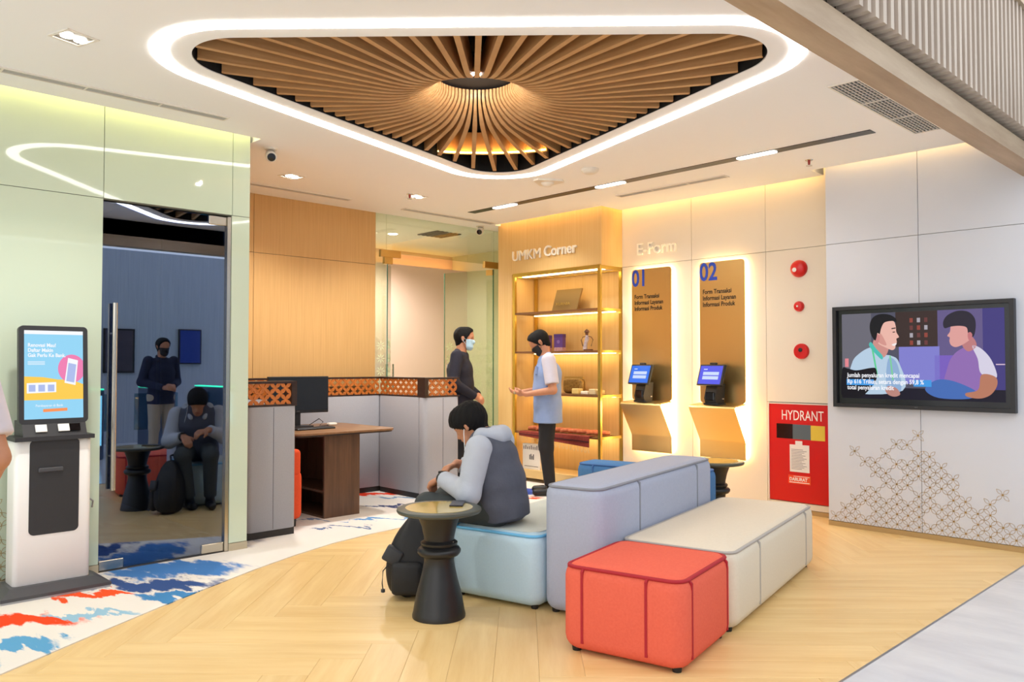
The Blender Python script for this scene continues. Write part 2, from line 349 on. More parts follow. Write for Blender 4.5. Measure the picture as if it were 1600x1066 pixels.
for k in range(60):
    th = 2*PI*k/60+.02; R = reach(th)-.012
    low = [(R,.012)] + [(.62,.012)] + [(.25+.37*(1-math.sin(a)), .012+.14*(1-math.cos(a))) for a in [PI/2*j/8 for j in range(1,9)]] + [(.25,.19)]
    low += [(.28,.20),(R,.20)]
    d = Vector((math.cos(th),math.sin(th),0)); s_ = Vector((-d.y,d.x,0))*.016
    b = B(); nl = len(low); hw = [min(1, r*2.1) for r, z in low]
    b.add([tuple(d*r + s_*(q*k_) + Vector((0,0,z))) for q in (-1,1) for (r,z), k_ in zip(low,hw)], [tuple(range(nl)), tuple(range(nl,2*nl))[::-1]]+[(i,(i+1)%nl,nl+(i+1)%nl,nl+i) for i in range(nl)]); b.build('fin', m_fin, feat, smooth=25)
b = B(); b.lathe([(.36,.203),(.36,.21)], seg=40); b.build('centre_cap', M('black cap', (22,22,24), .6), feat)
a0 = math.atan2(V[2].y-FC.y, V[2].x-FC.x); na = 20     # curved oak panel behind the fins, washed by the strip along its lower edge
def arc(r0, r1, z0, z1, hw=.34):
    b = B(); A_ = [a0-hw+2*hw*i/na for i in range(na+1)]
    b.add([(r*math.cos(t),r*math.sin(t),z) for r, z in ((r0,z0),(r0,z1),(r1,z1),(r1,z0)) for t in A_],
        [(q*(na+1)+i, q*(na+1)+i+1, ((q+1)%4)*(na+1)+i+1, ((q+1)%4)*(na+1)+i) for q in range(4) for i in range(na)]+[tuple(q*(na+1) for q in range(4)), tuple(q*(na+1)+na for q in (3,2,1,0))]); return b
arc(1.30,1.32,.03,.205).build('oak_band', M('oak back panel', (222,176,110), .5), feat, smooth=40)
arc(1.268,1.276,.030,.038).build('light_strip', M('recess led', (255,214,130), es=22, ecol=(255,204,120)), feat, smooth=40)
sp = thing('spotlight', 'small bright spotlight inside the flared centre of the oak fins', 'lamp', (FC.x+.22,FC.y-.20,HC+.10))
B().lathe([(.03,.0),(.036,.02),(.036,.09),(.02,.12)], seg=20).build('housing', M('chrome', (210,210,212), .15, metal=1), sp, smooth=40)
B().lathe([(.026,-.002),(.026,.003)], seg=20).build('lens', M('spot lens', (255,255,255), es=60, ecol=(255,248,235)), sp)
l = bpy.data.lights.new('spot_beam','SPOT'); l.energy = 30; l.spot_size = 2.6; l.spot_blend = .6; l.color = (1,.97,.92); l.shadow_soft_size = .03
lo = bpy.data.objects.new('spot_beam', l); C.objects.link(lo); lo.parent = sp; lo.location = (0,0,-.01); lo.rotation_euler = Vector((-.717,.697,.12)).to_track_quat('-Z','Y').to_euler()
# LED ring flush in the plaster around the recess
ro, ri = rtri(0.0), rtri(.082)
n2 = len(ro)
b = B(); b.add([(x,y,HC-.006) for x,y in ro]+[(x,y,HC-.006) for x,y in ri]+[(x,y,HC-.0005) for x,y in ro]+[(x,y,HC-.0005) for x,y in ri],
   [(i,(i+1)%n2,n2+(i+1)%n2,n2+i) for i in range(n2)]+[(i,(i+1)%n2,2*n2+(i+1)%n2,2*n2+i) for i in range(n2)]+[(n2+i,n2+(i+1)%n2,3*n2+(i+1)%n2,3*n2+i) for i in range(n2)])
o = b.build('led_ring', m_led); tag(o, 'white rounded triangle light line running around the oak ceiling recess', 'light')
# linear slot diffusers
m_diff = M('diffuser grey', (196,194,190), .5); m_frame = M('white frame', (236,230,220), .5); m_slotd = M('slot grey', (120,118,116), .7)
def slot_diffuser(label, c, L_, along, nseg, wdt=.085, dark=False):
    t = thing('slot_diffuser', label, 'air vent', (c[0],c[1],HC), PI/2 if along == 'y' else 0, 'slot diffusers in the ceiling')
    b = B(); h = wdt/2
    b.box(-L_/2,L_/2,-h,-h+.012,-.008,.001).box(-L_/2,L_/2,h-.012,h,-.008,.001)
    for k in range(nseg+1):
        x = -L_/2+k*(L_-.012)/nseg; b.box(x,x+.012,-h+.012,h-.012,-.008,.001)
    b.build('frame', m_frame, t)
    B().box(-L_/2+.01,L_/2-.01,-h+.01,h-.01,-.002,.0005).build('backing', m_slotd if not dark else M('vent dark',(40,38,36),.8), t)
    nb = 3 if not dark else 7
    for k in range(nb):
        y = -h+.014+(wdt-.028)*(k+.5)/nb; B().box(-L_/2+.012,L_/2-.012,y-.005,y+.005,-.007,-.002).build('blade', m_diff, t)
    if dark:
        for k in range(3*10):
            x = -L_/2+.02+(L_-.04)*k/29; B().box(x-.003,x+.003,-h+.012,h-.012,-.0055,-.002).build('cross_blade', m_diff, t)
    return t
slot_diffuser('long slot diffuser in three sections beside the cove of the green glass wall', (-5.19,1.5), 1.75, 'y', 4)
slot_diffuser('slot diffuser above the oak wall behind the booth', (-6.91,3.75), 1.4, 'y', 1)
slot_diffuser('slot diffuser in front of the glass partition', (-6.91,5.76), 1.3, 'y', 1, .1)
slot_diffuser('slot diffuser in three sections in front of the backlit panels', (-4.32,6.24), 1.2, 'x', 3, .1)
slot_diffuser('dark gridded air grille in three sections beside the timber beam', (-2.0,5.35), 1.4, 'y', 3, .19, True)
# black recessed light track
t = thing('light_track', 'long black recessed light track with glowing spots across the ceiling', 'track light', (-4.43,5.78,HC))
B().box(-2.15,2.15,-.052,.052,-.004,.001).build('channel', M('black track', (20,18,18), .3), t)
m_spot = M('track spot', (255,250,240), es=5, ecol=(255,248,236))
for x in (-1.62,-.22,1.25):
    B().prism(rrect(x-.17,x+.17,-.038,.038,.036,4),-.008,-.003).build('spot', m_spot, t)
    l = bpy.data.lights.new('track_beam','SPOT'); l.energy = (45,35,12)[int(x > -1)+int(x > 1)]; l.spot_size = 1.9; l.spot_blend = .8; l.color = (1,.96,.9); l.shadow_soft_size = .08
    lo = bpy.data.objects.new('track_beam', l); C.objects.link(lo); lo.parent = t; lo.location = (x,0,-.02); lo.rotation_euler = (math.radians(18),0,0)
# twin square downlights
def downlight(label, x, y, rz=0, e=60):
    t = thing('downlight', label, 'downlight', (x,y,HC), rz, 'twin downlights in the ceiling')
    B().box(-.085,.085,-.085,-.07,-.006,.001).box(-.085,.085,.07,.085,-.006,.001).box(-.085,-.07,-.07,.07,-.006,.001).box(.07,.085,-.07,.07,-.006,.001).build('frame', m_frame, t)
    B().box(-.07,.07,-.07,.07,-.001,.0005).build('recess', M('lamp recess', (120,112,104), .4), t)
    for s in (-1,1): B().lathe([(.0295,-.009),(.031,-.001)], (0,s*.035), 20).build('lamp', M('downlight lamp', (255,252,245), es=12, ecol=(255,248,236)), t)
    l = bpy.data.lights.new('downlight_beam','SPOT'); l.energy = e; l.spot_size = 2.3; l.spot_blend = .7; l.color = (1,.97,.92); l.shadow_soft_size = .07
    lo = bpy.data.objects.new('downlight_beam', l); C.objects.link(lo); lo.parent = t; lo.location = (0,0,-.02)
downlight('square twin downlight near the green glass wall', -4.43, 1.22, .3, 62)
downlight('square twin downlight between the green wall and the booth', -6.39, 3.52, .3, 70)
downlight('square twin downlight above the booth next to the sprinkler', -6.31, 4.83, .3, 70)
# detectors, sprinklers, cameras
m_plast = M('white plastic', (232,226,214), .4); m_chrome = MATS['chrome']
o = B().lathe([(.075,0),(.075,-.016),(.062,-.03),(.045,-.04),(.0,-.042)][::-1], seg=32).build('smoke_detector', m_plast, smooth=40); o.location = (-4.40,5.20,HC+.001); tag(o, 'round flat smoke detector between the oak recess and the track', 'smoke detector')
t = thing('access_point', 'three-cornered white wireless unit with a dome beside the oak recess', 'sensor', (-4.96,5.27,HC+.001), .5)
B().prism([(.15*math.cos(a+d),.15*math.sin(a+d)) for a in (0,2*PI/3,4*PI/3) for d in (-.22,.22)], -.018, 0).build('body', m_plast, t)
B().lathe([(.0,-.055),(.03,-.05),(.055,-.03),(.06,-.017)], seg=28).build('dome', m_plast, t, smooth=50)
def sprinkler(label, x, y):
    t = thing('sprinkler', label, 'sprinkler', (x,y,HC+.001), 0, 'fire sprinklers')
    B().lathe([(.028,-.006),(.034,0)], seg=20).build('rose', m_chrome, t)
    B().lathe([(.008,-.045),(.011,-.006)], seg=10).build('stem', M('red bulb',(170,50,40),.4), t)
    B().lathe([(.024,-.05),(.024,-.045)], seg=14).build('deflector', m_chrome, t)
sprinkler('small red-bulbed sprinkler beside the cove of the main wall', -2.97, 6.24)
sprinkler('chrome sprinkler next to the twin downlight over the booth', -6.28, 4.72)
def cctv(label, x, y, rz):
    t = thing('security_camera', label, 'camera', (x,y,HC+.001), rz, 'ceiling security cameras')
    B().lathe([(.045,-.012),(.05,0)], seg=24).build('mount', m_plast, t)
    b = B(Matrix.Translation((0,0,-.06)) @ Matrix.Rotation(math.radians(112),4,'Y')); b.lathe([(.0,-.075),(.03,-.07),(.042,-.05),(.042,.045),(.034,.055)], seg=24); b.build('body', m_plast, t, smooth=40)
    b = B(Matrix.Translation((0,0,-.06)) @ Matrix.Rotation(math.radians(112),4,'Y')); b.lathe([(.032,.05),(.03,.062),(.0,.064)], seg=20); b.build('lens', M('black lens',(18,18,20),.1), t, smooth=40)
cctv('white bullet camera beside the end of the green glass wall', -5.68, 2.95, -.4)
cctv('white bullet camera with a black lens by the glass partition', -7.15, 6.42, -.9)
# ================================================================ SEATING ISLAND
FR = Vector((-1.99,2.97)); YAW = math.radians(12.5)
def isl(u, v):      # island frame: u to the left, v to the back
    return (FR.x - u*math.cos(YAW) - v*math.sin(YAW), FR.y - u*math.sin(YAW) + v*math.cos(YAW))
def fabric(name, col, col2): return M(name, col, .9, var=(90,col2), bump=(420,.5), spec=.2)
m_foot = M('black foot', (24,24,26), .5)
def block(label, name, u0, u1, v0, v1, h, mat, pipe_mat, seams_v=(), seams_u=(), pr=.011, rad=.08, pipe_flat=.7, cat='bench', top=None):
    cx_, cy_ = isl(u1, v0)
    t = thing(name, label, cat, (cx_, cy_, 0), YAW); W = u1-u0; D = v1-v0
    B().rbox(0,W,0,D,.012,h,rad*.8,4,vert=rad).build('upholstery', mat, t, smooth=50)
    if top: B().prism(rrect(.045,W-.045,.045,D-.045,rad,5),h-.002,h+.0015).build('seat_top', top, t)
    k = rad*.8*.29
    b = B(); b.tube([(x,y,h-k+.002) for x,y in rrect(k,W-k,k,D-k,rad*.8,6)], pr, 8, True, flat=.8); b.build('piping', pipe_mat, t, smooth=60)
    def seam(x, y, dx, dy):
        b = B(); w_ = pr*.55; n_ = Vector((dx,dy,0)); s_ = Vector((-dy,dx,0))*w_
        P_ = Vector((x,y,0)); b.ext([tuple(P_+n_*-.004-s_+Vector((0,0,.055))),tuple(P_+n_*.003-s_+Vector((0,0,.055))),tuple(P_+n_*.003-s_+Vector((0,0,h-.03))),tuple(P_+n_*-.02-s_+Vector((0,0,h-.008)))], s_*2); b.build('seam', pipe_mat, t)
    for x in seams_u: seam(W-x, 0, 0, -1); seam(W-x, D, 0, 1)
    for y in seams_v: seam(W, y, 1, 0); seam(0, y, -1, 0)
    for x in (.06,W-.06):
        for y in (.06,D-.06): B().lathe([(.02,0),(.024,.03)], (x,y), 14).build('foot', m_foot, t, smooth=40)
    return t
m_coral = fabric('coral fabric', (240,116,92), (228,98,78)); m_crim = M('crimson piping', (172,24,40), .7)
m_cream = fabric('cream fabric', (232,222,204), (222,210,190)); m_greyp = M('grey piping', (176,170,164), .7)
m_greyf = fabric('blue grey fabric', (184,191,210), (170,177,198)); m_greyd = M('mid grey piping', (138,142,152), .7)
m_pale = fabric('pale blue fabric', (198,224,238), (186,214,230)); m_sky = M('sky blue piping', (110,186,232), .7)
m_royal = fabric('mid blue fabric', (88,138,192), (76,124,180)); m_royp = M('blue piping', (60,108,172), .7)
m_ptop = fabric('lit seat fabric', (214,222,216), (204,212,208))  # creamy tone paints the light on top of the pale blue seat
block('coral fabric ottoman with dark crimson piping beside the cream bench', 'ottoman', 0, .62, 0, .65, .415, m_coral, m_crim, (.09,.56), (.18,.50), .011, cat='ottoman')
block('long cream fabric bench with grey piping next to the coral ottoman', 'bench_seat', -.01, .635, .655, 2.33, .415, m_cream, m_greyp, (.42,1.43), (), .010)
block('tall blue-grey fabric backrest block between the cream and pale blue benches', 'backrest_block', .64, 1.0, .46, 2.2, .70, m_greyf, m_greyd, (.5,1.42), (), .010, cat='backrest')
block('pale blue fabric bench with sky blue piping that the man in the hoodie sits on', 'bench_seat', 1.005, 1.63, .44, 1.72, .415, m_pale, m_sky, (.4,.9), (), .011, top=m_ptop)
block('mid blue fabric block behind the tall backrest', 'backrest_block', .72, 1.78, 2.25, 2.54, .585, m_royal, m_royp, (.1,), (.14,.9), .009, cat='backrest')
# ---- round pedestal tables
m_black = M('black cast pedestal', (30,30,31), .38, bump=(26,.35)); m_rim = M('dark green-grey rim', (74,78,70), .4); m_gold = M('gold patterned glass top', (206,186,110), .12, var=(14,(188,164,84)), coat=.5)
def round_table(label, x, y):
    t = thing('side_table', label, 'table', (x,y,0), 0, 'round pedestal tables')
    B().lathe([(.142,0),(.143,.012),(.138,.03),(.122,.12),(.100,.20),(.086,.26),(.080,.30),(.084,.325)], seg=44).build('base', m_black, t, smooth=50)
    B().lathe([(.084,.32),(.105,.328),(.116,.342),(.117,.356),(.108,.368),(.09,.376),(.098,.384),(.099,.396),(.086,.405),(.08,.41)], seg=44).build('collar', m_black, t, smooth=50)
    B().lathe([(.08,.405),(.083,.43),(.094,.48),(.112,.53),(.124,.548),(.124,.552)], seg=44).build('neck', m_black, t, smooth=50)
    tp = B().lathe([(.20,.55),(.222,.556),(.228,.566),(.226,.576),(.218,.58),(.0,.58)], seg=60).build('table_top', m_rim, t, smooth=40)
    B().lathe([(.181,.579),(.181,.5815),(.0,.5815)], seg=60).build('inlay', m_gold, tp)
round_table('black pedestal table with a gold glass top in front of the seated man', -3.40, 2.76)
round_table('black pedestal table with a gold glass top behind the mid blue block', -3.50, 5.66)
o = B(Matrix.Translation((-3.395,2.885,.5815)) @ Matrix.Rotation(.75,4,'Z')).rbox(-.037,.037,-.078,.078,0,.009,.004,2).build('phone_body', M('phone case', (34,32,46), .3), None)
o.name = 'smartphone'; tag(o, 'dark smartphone lying on the gold table top', 'phone')
# ---- backpack on the floor
def backpack():
    x, y = -3.815,2.90
    t = thing('backpack', 'black backpack slumped on the floor behind the round table', 'backpack', (x,y,0), math.radians(45.8))
    m = M('black nylon', (24,25,28), .6, bump=(30,.6)); m2 = M('dark grey nylon', (52,55,60), .6)
    bm = bmesh.new(); bmesh.ops.create_uvsphere(bm, u_segments=32, v_segments=24, radius=1)
    for v in bm.verts:
        sx = abs(v.co.x)**.55*math.copysign(1,v.co.x); sz = abs(v.co.z)**.6*math.copysign(1,v.co.z); sy = abs(v.co.y)**.6*math.copysign(1,v.co.y)
        zz = .235+.235*sz; k = 1-.42*max(0,(zz-.22)/.25)**1.5
        v.co = (.155*sx*k+.12*max(0,(zz-.16))**1.2*1.5, .11*sy*k, zz+.008*math.sin(9*sx))
    me = bpy.data.meshes.new('body'); bm.to_mesh(me); bm.free(); me.materials.append(m)
    for p in me.polygons: p.use_smooth = True
    link('body', me, t)
    B().rbox(-.11,.07,-.145,-.08,.03,.22,.03,3).build('front_pocket', m, t, smooth=50)
    B(Matrix.Translation((-.10,-.09,.25)) @ Matrix.Rotation(.5,4,'Y')).rbox(-.055,.05,-.03,.03,-.045,.045,.012,2).build('side_flap', m2, t, smooth=50)
    B().tube([(.02,.0,.46),(.05,-.02,.51),(.1,-.02,.515),(.13,0,.47)], .009, 8).build('grab_handle', m, t, smooth=60)
    B().tube([(.09,-.11,.40),(.12,-.16,.30),(.12,-.16,.15),(.07,-.12,.05)], .016, 8, flat=.4).build('strap', m, t, smooth=60)
    B().tube([(-.13,-.12,.2),(-.155,-.12,.17),(-.16,-.12,.1),(-.155,-.12,.06)], .0035, 6).build('cord', m2, t, smooth=60)
    B().lathe([(.0,.045),(.012,.05),(.012,.066),(.0,.07)], (-.155,-.12), 12).build('cord_lock', m2, t)
backpack()
# ================================================================ BOOTH
m_felt = M('grey booth fabric', (174,174,181), .92, var=(120,(162,163,170)), bump=(500,.5), spec=.15); m_plinth = M('dark bronze plinth', (38,34,33), .5)
m_walnut = M('walnut', (104,72,50), .42, grain=((26,26,1.8),(74,50,36))); m_wtop = M('walnut top', (150,112,78), .4, grain=((2,22,2),(128,92,62))); m_espresso = M('espresso timber', (58,36,28), .45, grain=((8,8,30),(44,27,22)))
m_fret = M('amber fretwork timber', (206,122,52), .4, grain=((30,30,30),(184,100,38)))
ZP = 1.02; ZC = 1.215
bo = thing('booth_partition', 'grey fabric booth screen topped with amber fretwork around the walnut desk', 'booth', (-6.6,4.0,0))
OX, OY = -6.6, 4.0
def bw(x0, x1, y0, y1, r=.03, corner=None):
    x0 -= OX; x1 -= OX; y0 -= OY; y1 -= OY
    B().rbox(x0,x1,y0,y1,.06,ZP,.004,1,vert=r).build('fabric_panel', m_felt, bo, smooth=50)
    B().box(x0+.012,x1-.012,y0+.012,y1-.012,.006,.062).build('plinth', m_plinth, bo)
    B().box(x0,x1,y0,y1,ZC-.018,ZC).build('cap', m_espresso, bo)
    B().box(x0,x1,y0,y1,ZP-.002,ZP+.014).build('bottom_rail', m_espresso, bo)
bw(-5.93,-5.81,2.84,3.26,.045); bw(-7.22,-5.935,2.82,2.92); bw(-7.25,-7.13,2.84,5.08); bw(-7.127,-6.425,4.96,5.08); bw(-6.42,-6.30,4.93,5.38,.045)
for x, y in ((-5.93,3.215),(-6.42,4.93)): B().box(x-OX,x-OX+.12,y-OY,y-OY+.045,ZP+.012,ZC-.016).build('end_post', m_espresso, bo)
for x, y, dx, dy in ((-5.809,3.06,1,0),(-6.299,5.16,1,0)): B().box(x-OX-.002,x-OX+.0008,y-OY-.0015,y-OY+.0015,.07,ZP-.01).build('seam_shade', M('seam shade tone',(86,86,92),.9), bo)  # thin dark strips paint the shade along the panel seams
S = .09
def petal_verts(c, ang, L_=.0636, wd=.0135, hole=None):
    pts = []
    for i in range(7):
        a = -1+2*i/6; pts.append((a*L_/2, wd*(1-a*a)+.0015))
    pts += [(x,-y) for x,y in pts[::-1]]
    return [(c[0]+x*math.cos(ang)-y*math.sin(ang), c[1]+x*math.sin(ang)+y*math.cos(ang)) for x,y in pts]
def petal_centres(w_, h_):
    out = []
    nx = int(w_/(S/2)); nz = int(round(h_/(S/2)))
    for i in range(nx):
        for j in range(nz):
            out.append((S/4+i*S/2, S/4+j*S/2, PI/4 if (i+j) % 2 == 0 else -PI/4))
    return out
pm1 = B().ext([(0,y,z) for y,z in petal_verts((0,0),PI/4)], (.010,0,0)).mesh('petal', m_fret); pm2 = B().ext([(0,y,z) for y,z in petal_verts((0,0),-PI/4)], (.010,0,0)).mesh('petal', m_fret)
H_ = ZC-.018-ZP-.014
for x, y, wd in ((-5.825,2.85,.37),(-6.315,4.985,.39)):
    for (a, c_, an) in petal_centres(wd, .18): link('petal', pm1 if an > 0 else pm2, bo, (x-OX, y-OY+a, ZP+.014+(H_-.18)/2+c_))
b = B()
for a, c_, an in petal_centres(2.1,.18): b.ext([(-7.14-OX, 2.9-OY+y, ZP+.014+(H_-.18)/2+z) for y,z in petal_verts((a,c_),an)], (.008,0,0))
for a, c_, an in petal_centres(.69,.18): b.ext([(-7.11+a_-OX, 4.965-OY, ZP+.014+(H_-.18)/2+z) for a_,z in petal_verts((a,c_),an)], (0,.008,0))
for a, c_, an in petal_centres(1.2,.18): b.ext([(-7.2+a_-OX, 2.915-OY, ZP+.014+(H_-.18)/2+z) for a_,z in petal_verts((a,c_),an)], (0,-.008,0))
tag(b.build('fretwork', m_fret, bo), kind='stuff')
# desk
dk = thing('desk', 'walnut desk with a rounded top on an open-sided pedestal inside the booth', 'desk', (-6.63,3.92,.006))
B().prism(rrect(-.48,.52,-.52,.54,.12,8),.722,.738).build('desk_underside', m_espresso, dk); B().prism(rrect(-.49,.53,-.53,.55,.125,8),.737,.752).build('desk_top', m_wtop, dk)
b = B().box(.425,.445,-.18,.18,0,.722).build('end_panel', m_walnut, dk)
B().box(-.45,-.43,-.18,.18,0,.722).build('end_panel', m_walnut, dk); B().box(-.43,.425,.16,.18,0,.722).build('back_panel', m_walnut, dk)
for z in (.0,.22,.70): B().box(-.43,.425,-.18,.16,z,z+.02).build('shelf', m_walnut, dk)
# monitor, keyboard, mouse
m_bk = M('black plastic', (26,26,28), .4); m_scr = M('dark screen', (22,22,24), .18)
t = thing('computer_monitor', 'switched-off black monitor standing on the walnut desk', 'monitor', (-6.86,3.86,.758), math.radians(-6))
B().rbox(-.012,.02,-.30,.30,.13,.475,.006,2).build('casing', m_bk, t); B().box(.0195,.0215,-.292,.292,.158,.467).build('screen', m_scr, t); B().box(-.03,-.01,-.03,.03,.0,.25).build('neck', m_bk, t)
B().prism(rrect(-.09,.09,-.13,.13,.03),0,.012).build('stand_base', m_bk, t); text('emblem', '••••', .02, M('logo grey',(120,120,124),.4), t, (.0216,-.02,.141), LEFTROT, .001)
t = thing('keyboard', 'black keyboard lying in front of the monitor', 'keyboard', (-6.52,3.82,.758), .05); B().rbox(-.065,.065,-.2,.2,0,.016,.004,1).build('case', m_bk, t)
for i in range(5): B().box(-.055+.023*i,-.036+.023*i,-.19,.19,.0155,.019).build('key_row', M('keys',(40,40,44),.5), t)
o = B().rbox(-.03,.03,-.045,.045,0,.028,.012,3).build('mouse', m_plast, smooth=50); o.location = (-6.80,4.19,.758); tag(o, 'white mouse on the walnut desk beside the monitor', 'mouse')
o = B().tube([(-6.86,3.98,.77),(-6.8,4.05,.83),(-6.76,4.07,.80),(-6.74,4.02,.77),(-6.78,4.1,.765),(-6.80,4.17,.765)], .004, 6).build('cable', m_bk, smooth=60); tag(o, 'thin black cable looping under the monitor to the mouse', 'cable')
# coral chair behind the screen
m_orange = fabric('orange fabric', (236,92,54), (222,78,44))
t = thing('visitor_chair', 'orange upholstered chair tucked behind the booth screen at the desk', 'chair', (-6.26,3.21,.006))
B().rbox(-.24,.24,-.20,.235,.06,.46,.05,3).build('seat', m_orange, t, smooth=50); B().rbox(-.24,.24,-.22,-.12,.44,.8,.04,3).build('backrest', m_orange, t, smooth=50); B().rbox(.16,.245,-.2,.215,.42,.64,.035,3).build('armrest', m_orange, t, smooth=50); B().rbox(-.245,-.16,-.2,.215,.42,.64,.035,3).build('armrest', m_orange, t, smooth=50)
for x in (-.18,.18):
    for y in (-.15,.18): B().lathe([(.016,0),(.02,.065)], (x,y), 12).build('leg', m_foot, t)
# ================================================================ KIOSK
ks = thing('self_service_kiosk', 'white and black self-service kiosk with a tall lit screen by the glass door', 'kiosk', (-5.40,1.40,.006), 0)
m_kw = M('kiosk white', (246,244,241), .35); m_kd = M('kiosk charcoal', (46,46,50), .45); m_kb = M('kiosk base grey', (72,72,76), .4)
B().ext([(-.155,-.29,.012),(.19,-.29,.012),(.19,.29,.012),(-.155,.29,.012)], (0,0,.018)).build('base_plate', m_kb, ks)
b = B(); b.add([(-.155,-.29,.03),(.19,-.29,.03),(.19,.29,.03),(-.155,.29,.03),(-.13,-.225,.062),(.10,-.225,.062),(.10,.225,.062),(-.13,.225,.062)], [(3,2,1,0),(4,5,6,7),(0,1,5,4),(1,2,6,5),(2,3,7,6),(3,0,4,7)]); b.build('base_skirt', m_kb, ks)
B().box(-.15,.186,-.286,.286,0,.012).build('base_strip', M('pale rubber', (170,170,172), .5), ks)
B().rbox(-.12,.07,-.205,.205,.06,.90,.004,1,vert=.03).build('body', m_kw, ks, smooth=50)
fp = B().ext([(.068,y,z) for y,z in rrect(-.13,.135,.345,.90,.03)], (.006,0,0)).build('front_panel', m_kd, ks)
B().rbox(.072,.09,-.085,.045,.71,.735,.004,1).build('slot_handle', m_kb, fp)
B().box(-.125,.10,-.212,.212,.895,.92).build('shoulder', m_kd, ks)
hd = B().ext([(-.11,-.17,.92),(.095,-.17,.92),(.055,-.15,1.0),(.055,.15,1.0),(.095,.17,.92),(-.11,.17,.92)][:2]+[(.05,-.17,1.01),(-.11,-.17,1.01)], (0,.34,0)).build('reader_head', m_kd, ks)
for y, m in ((-.075,m_kw),(.045,m_kw),(.105,M('scanner glass',(14,14,18),.1))): B().ext([(.088,y-.03,.945),(.088,y+.03,.945),(.066,y+.03,.985),(.066,y-.03,.985)], (.006,0,.003)).build('reader', m, hd)
scr = B(Matrix.Translation((.02,0,1.28)) @ Matrix.Rotation(math.radians(-4),4,'Y')).ext([(-.02,y,z) for y,z in rrect(-.185,.185,-.29,.29,.025)], (.04,0,0)).build('screen_bezel', m_kd, ks)
MS = Matrix.Translation((.02,0,1.28)) @ Matrix.Rotation(math.radians(-4),4,'Y')
def emis(name, col=(255,255,255), s=1.0): return M(name, (0,0,0), .3, es=s*.54, ecol=col, spec=.2)
def kpoly(name, pts, mat, layer, parent): B(MS).poly([(.0205+.0004*layer,y,z) for y,z in pts]).build(name, mat, parent)
kd = B(MS).poly([(.0205,-.158,-.262),(.0205,.158,-.262),(.0205,.158,.262),(.0205,-.158,.262)]).build('display', emis('display sky', (150,214,246)), scr)
kpoly('display_header', [(-.158,.24),(.158,.24),(.158,.262),(-.158,.262)], emis('display white', (248,250,255)), 1, kd)
kpoly('display_band', [(-.158,-.15),(.158,-.15),(.158,-.06),(.09,-.03),(.02,-.03),(-.06,-.015),(-.158,-.01)], emis('display yellow', (252,206,84)), 1, kd)
kpoly('display_disc', [(.095+.075*math.cos(a),.035+.085*math.sin(a)) for a in [2*PI*i/32 for i in range(32)] if .095+.075*math.cos(a) < .159], emis('display pink', (240,130,180)), 2, kd)
kpoly('display_phone', [(.055,-.05),(.115,-.065),(.13,.085),(.075,.10)], emis('display white', (248,250,255)), 3, kd)
kpoly('display_phone_picture', [(.064,-.04),(.108,-.05),(.12,.06),(.077,.07)], emis('display lilac', (176,190,236)), 4, kd)
kpoly('display_cards', [(-.145,-.11),(.01,-.105),(.01,-.045),(-.145,-.05)], emis('display white', (248,250,255)), 3, kd)
for i in range(3): kpoly('display_card', [(-.135+.05*i,-.10),(-.1+.05*i,-.10),(-.1+.05*i,-.06),(-.135+.05*i,-.06)], emis('display lilac', (176,190,236)), 4, kd)
kpoly('display_button', [(-.06,-.222),(.07,-.218),(.07,-.2),(-.06,-.204)], emis('display orange', (250,150,90)), 3, kd)
for i, (s_, z) in enumerate((('Renovasi Mau!',.165),('Daftar Makin',.135),('Gak Perlu Ke Bank.',.105))):
    o = text('display_lettering', s_, .03, emis('display white', (248,250,255)), kd, tuple(MS @ Vector((.0222,-.14,z))), (PI/2,0,PI/2), .0004, bold=.0008, sx=.85)
for y, z in ((-.14,.075),(-.14,.067),(-.14,.059)): kpoly('display_line', [(y,z),(y+.09,z),(y+.09,z+.003),(y,z+.003)], emis('display white', (248,250,255)), 2, kd)
text('display_lettering', 'Pembayaran di Bank', .02, emis('display white', (248,250,255)), kd, tuple(MS @ Vector((.0222,-.10,-.19))), (PI/2,0,PI/2), .0004, sx=.9)
B().rbox(-.02,.01,.203,.213,.50,.535,.002,1).build('lock', m_kd, ks); B().tube([(.0,.212,.52),(.005,.235,.50),(.0,.232,.46)], .006, 6).build('key', M('key steel',(150,150,150),.3,metal=1), ks)
o = B().tube([(-5.55,1.16,1.0),(-5.53,1.15,.95),(-5.54,1.17,.9),(-5.555,1.15,.6),(-5.56,1.12,.03)], .004, 6).build('cable', m_bk, smooth=60); tag(o, 'thin cable hanging behind the kiosk on the green wall', 'cable')
# ================================================================ GLASS DOOR AND PARTITION
m_steel = M('brushed steel', (196,190,178), .25, metal=1); m_brass = M('brushed brass', (200,164,96), .3, metal=.9)
d1 = struct(link('door_1', None, None, (XL-.03,0,0)))
B().box(-.006,.006,D0+.005,D1-.03,.012,DH-.01).build('pane', glass('blue tinted glass', (140,166,208), .26), d1)
B().box(-.012,.03,D1-.03,D1-.004,0,DH-.01).build('jamb', m_steel, d1)
for x in (.05,-.05): B().tube([(x,D0+.075,.53),(x,D0+.075,1.75)], .016, 14).build('pull_handle', m_steel, d1, smooth=40)
for z in (.75,1.55): B().tube([(-.05,D0+.075,z),(.05,D0+.075,z)], .009, 10).build('handle_standoff', m_steel, d1)
B().rbox(-.016,.016,D0+.005,D0+.16,.010,.075,.004,1).build('patch_lock', m_steel, d1); B().rbox(-.016,.016,D1-.19,D1-.03,.010,.075,.004,1).build('patch_pivot', m_steel, d1); B().rbox(-.016,.016,D1-.16,D1-.03,DH-.075,DH-.01,.004,1).build('patch_pivot', m_steel, d1)
o = B().box(XL-.1,XL,D0,D1,0,.009).build('trim_3', M('dark threshold',(96,92,90),.4,metal=.5)); struct(o)
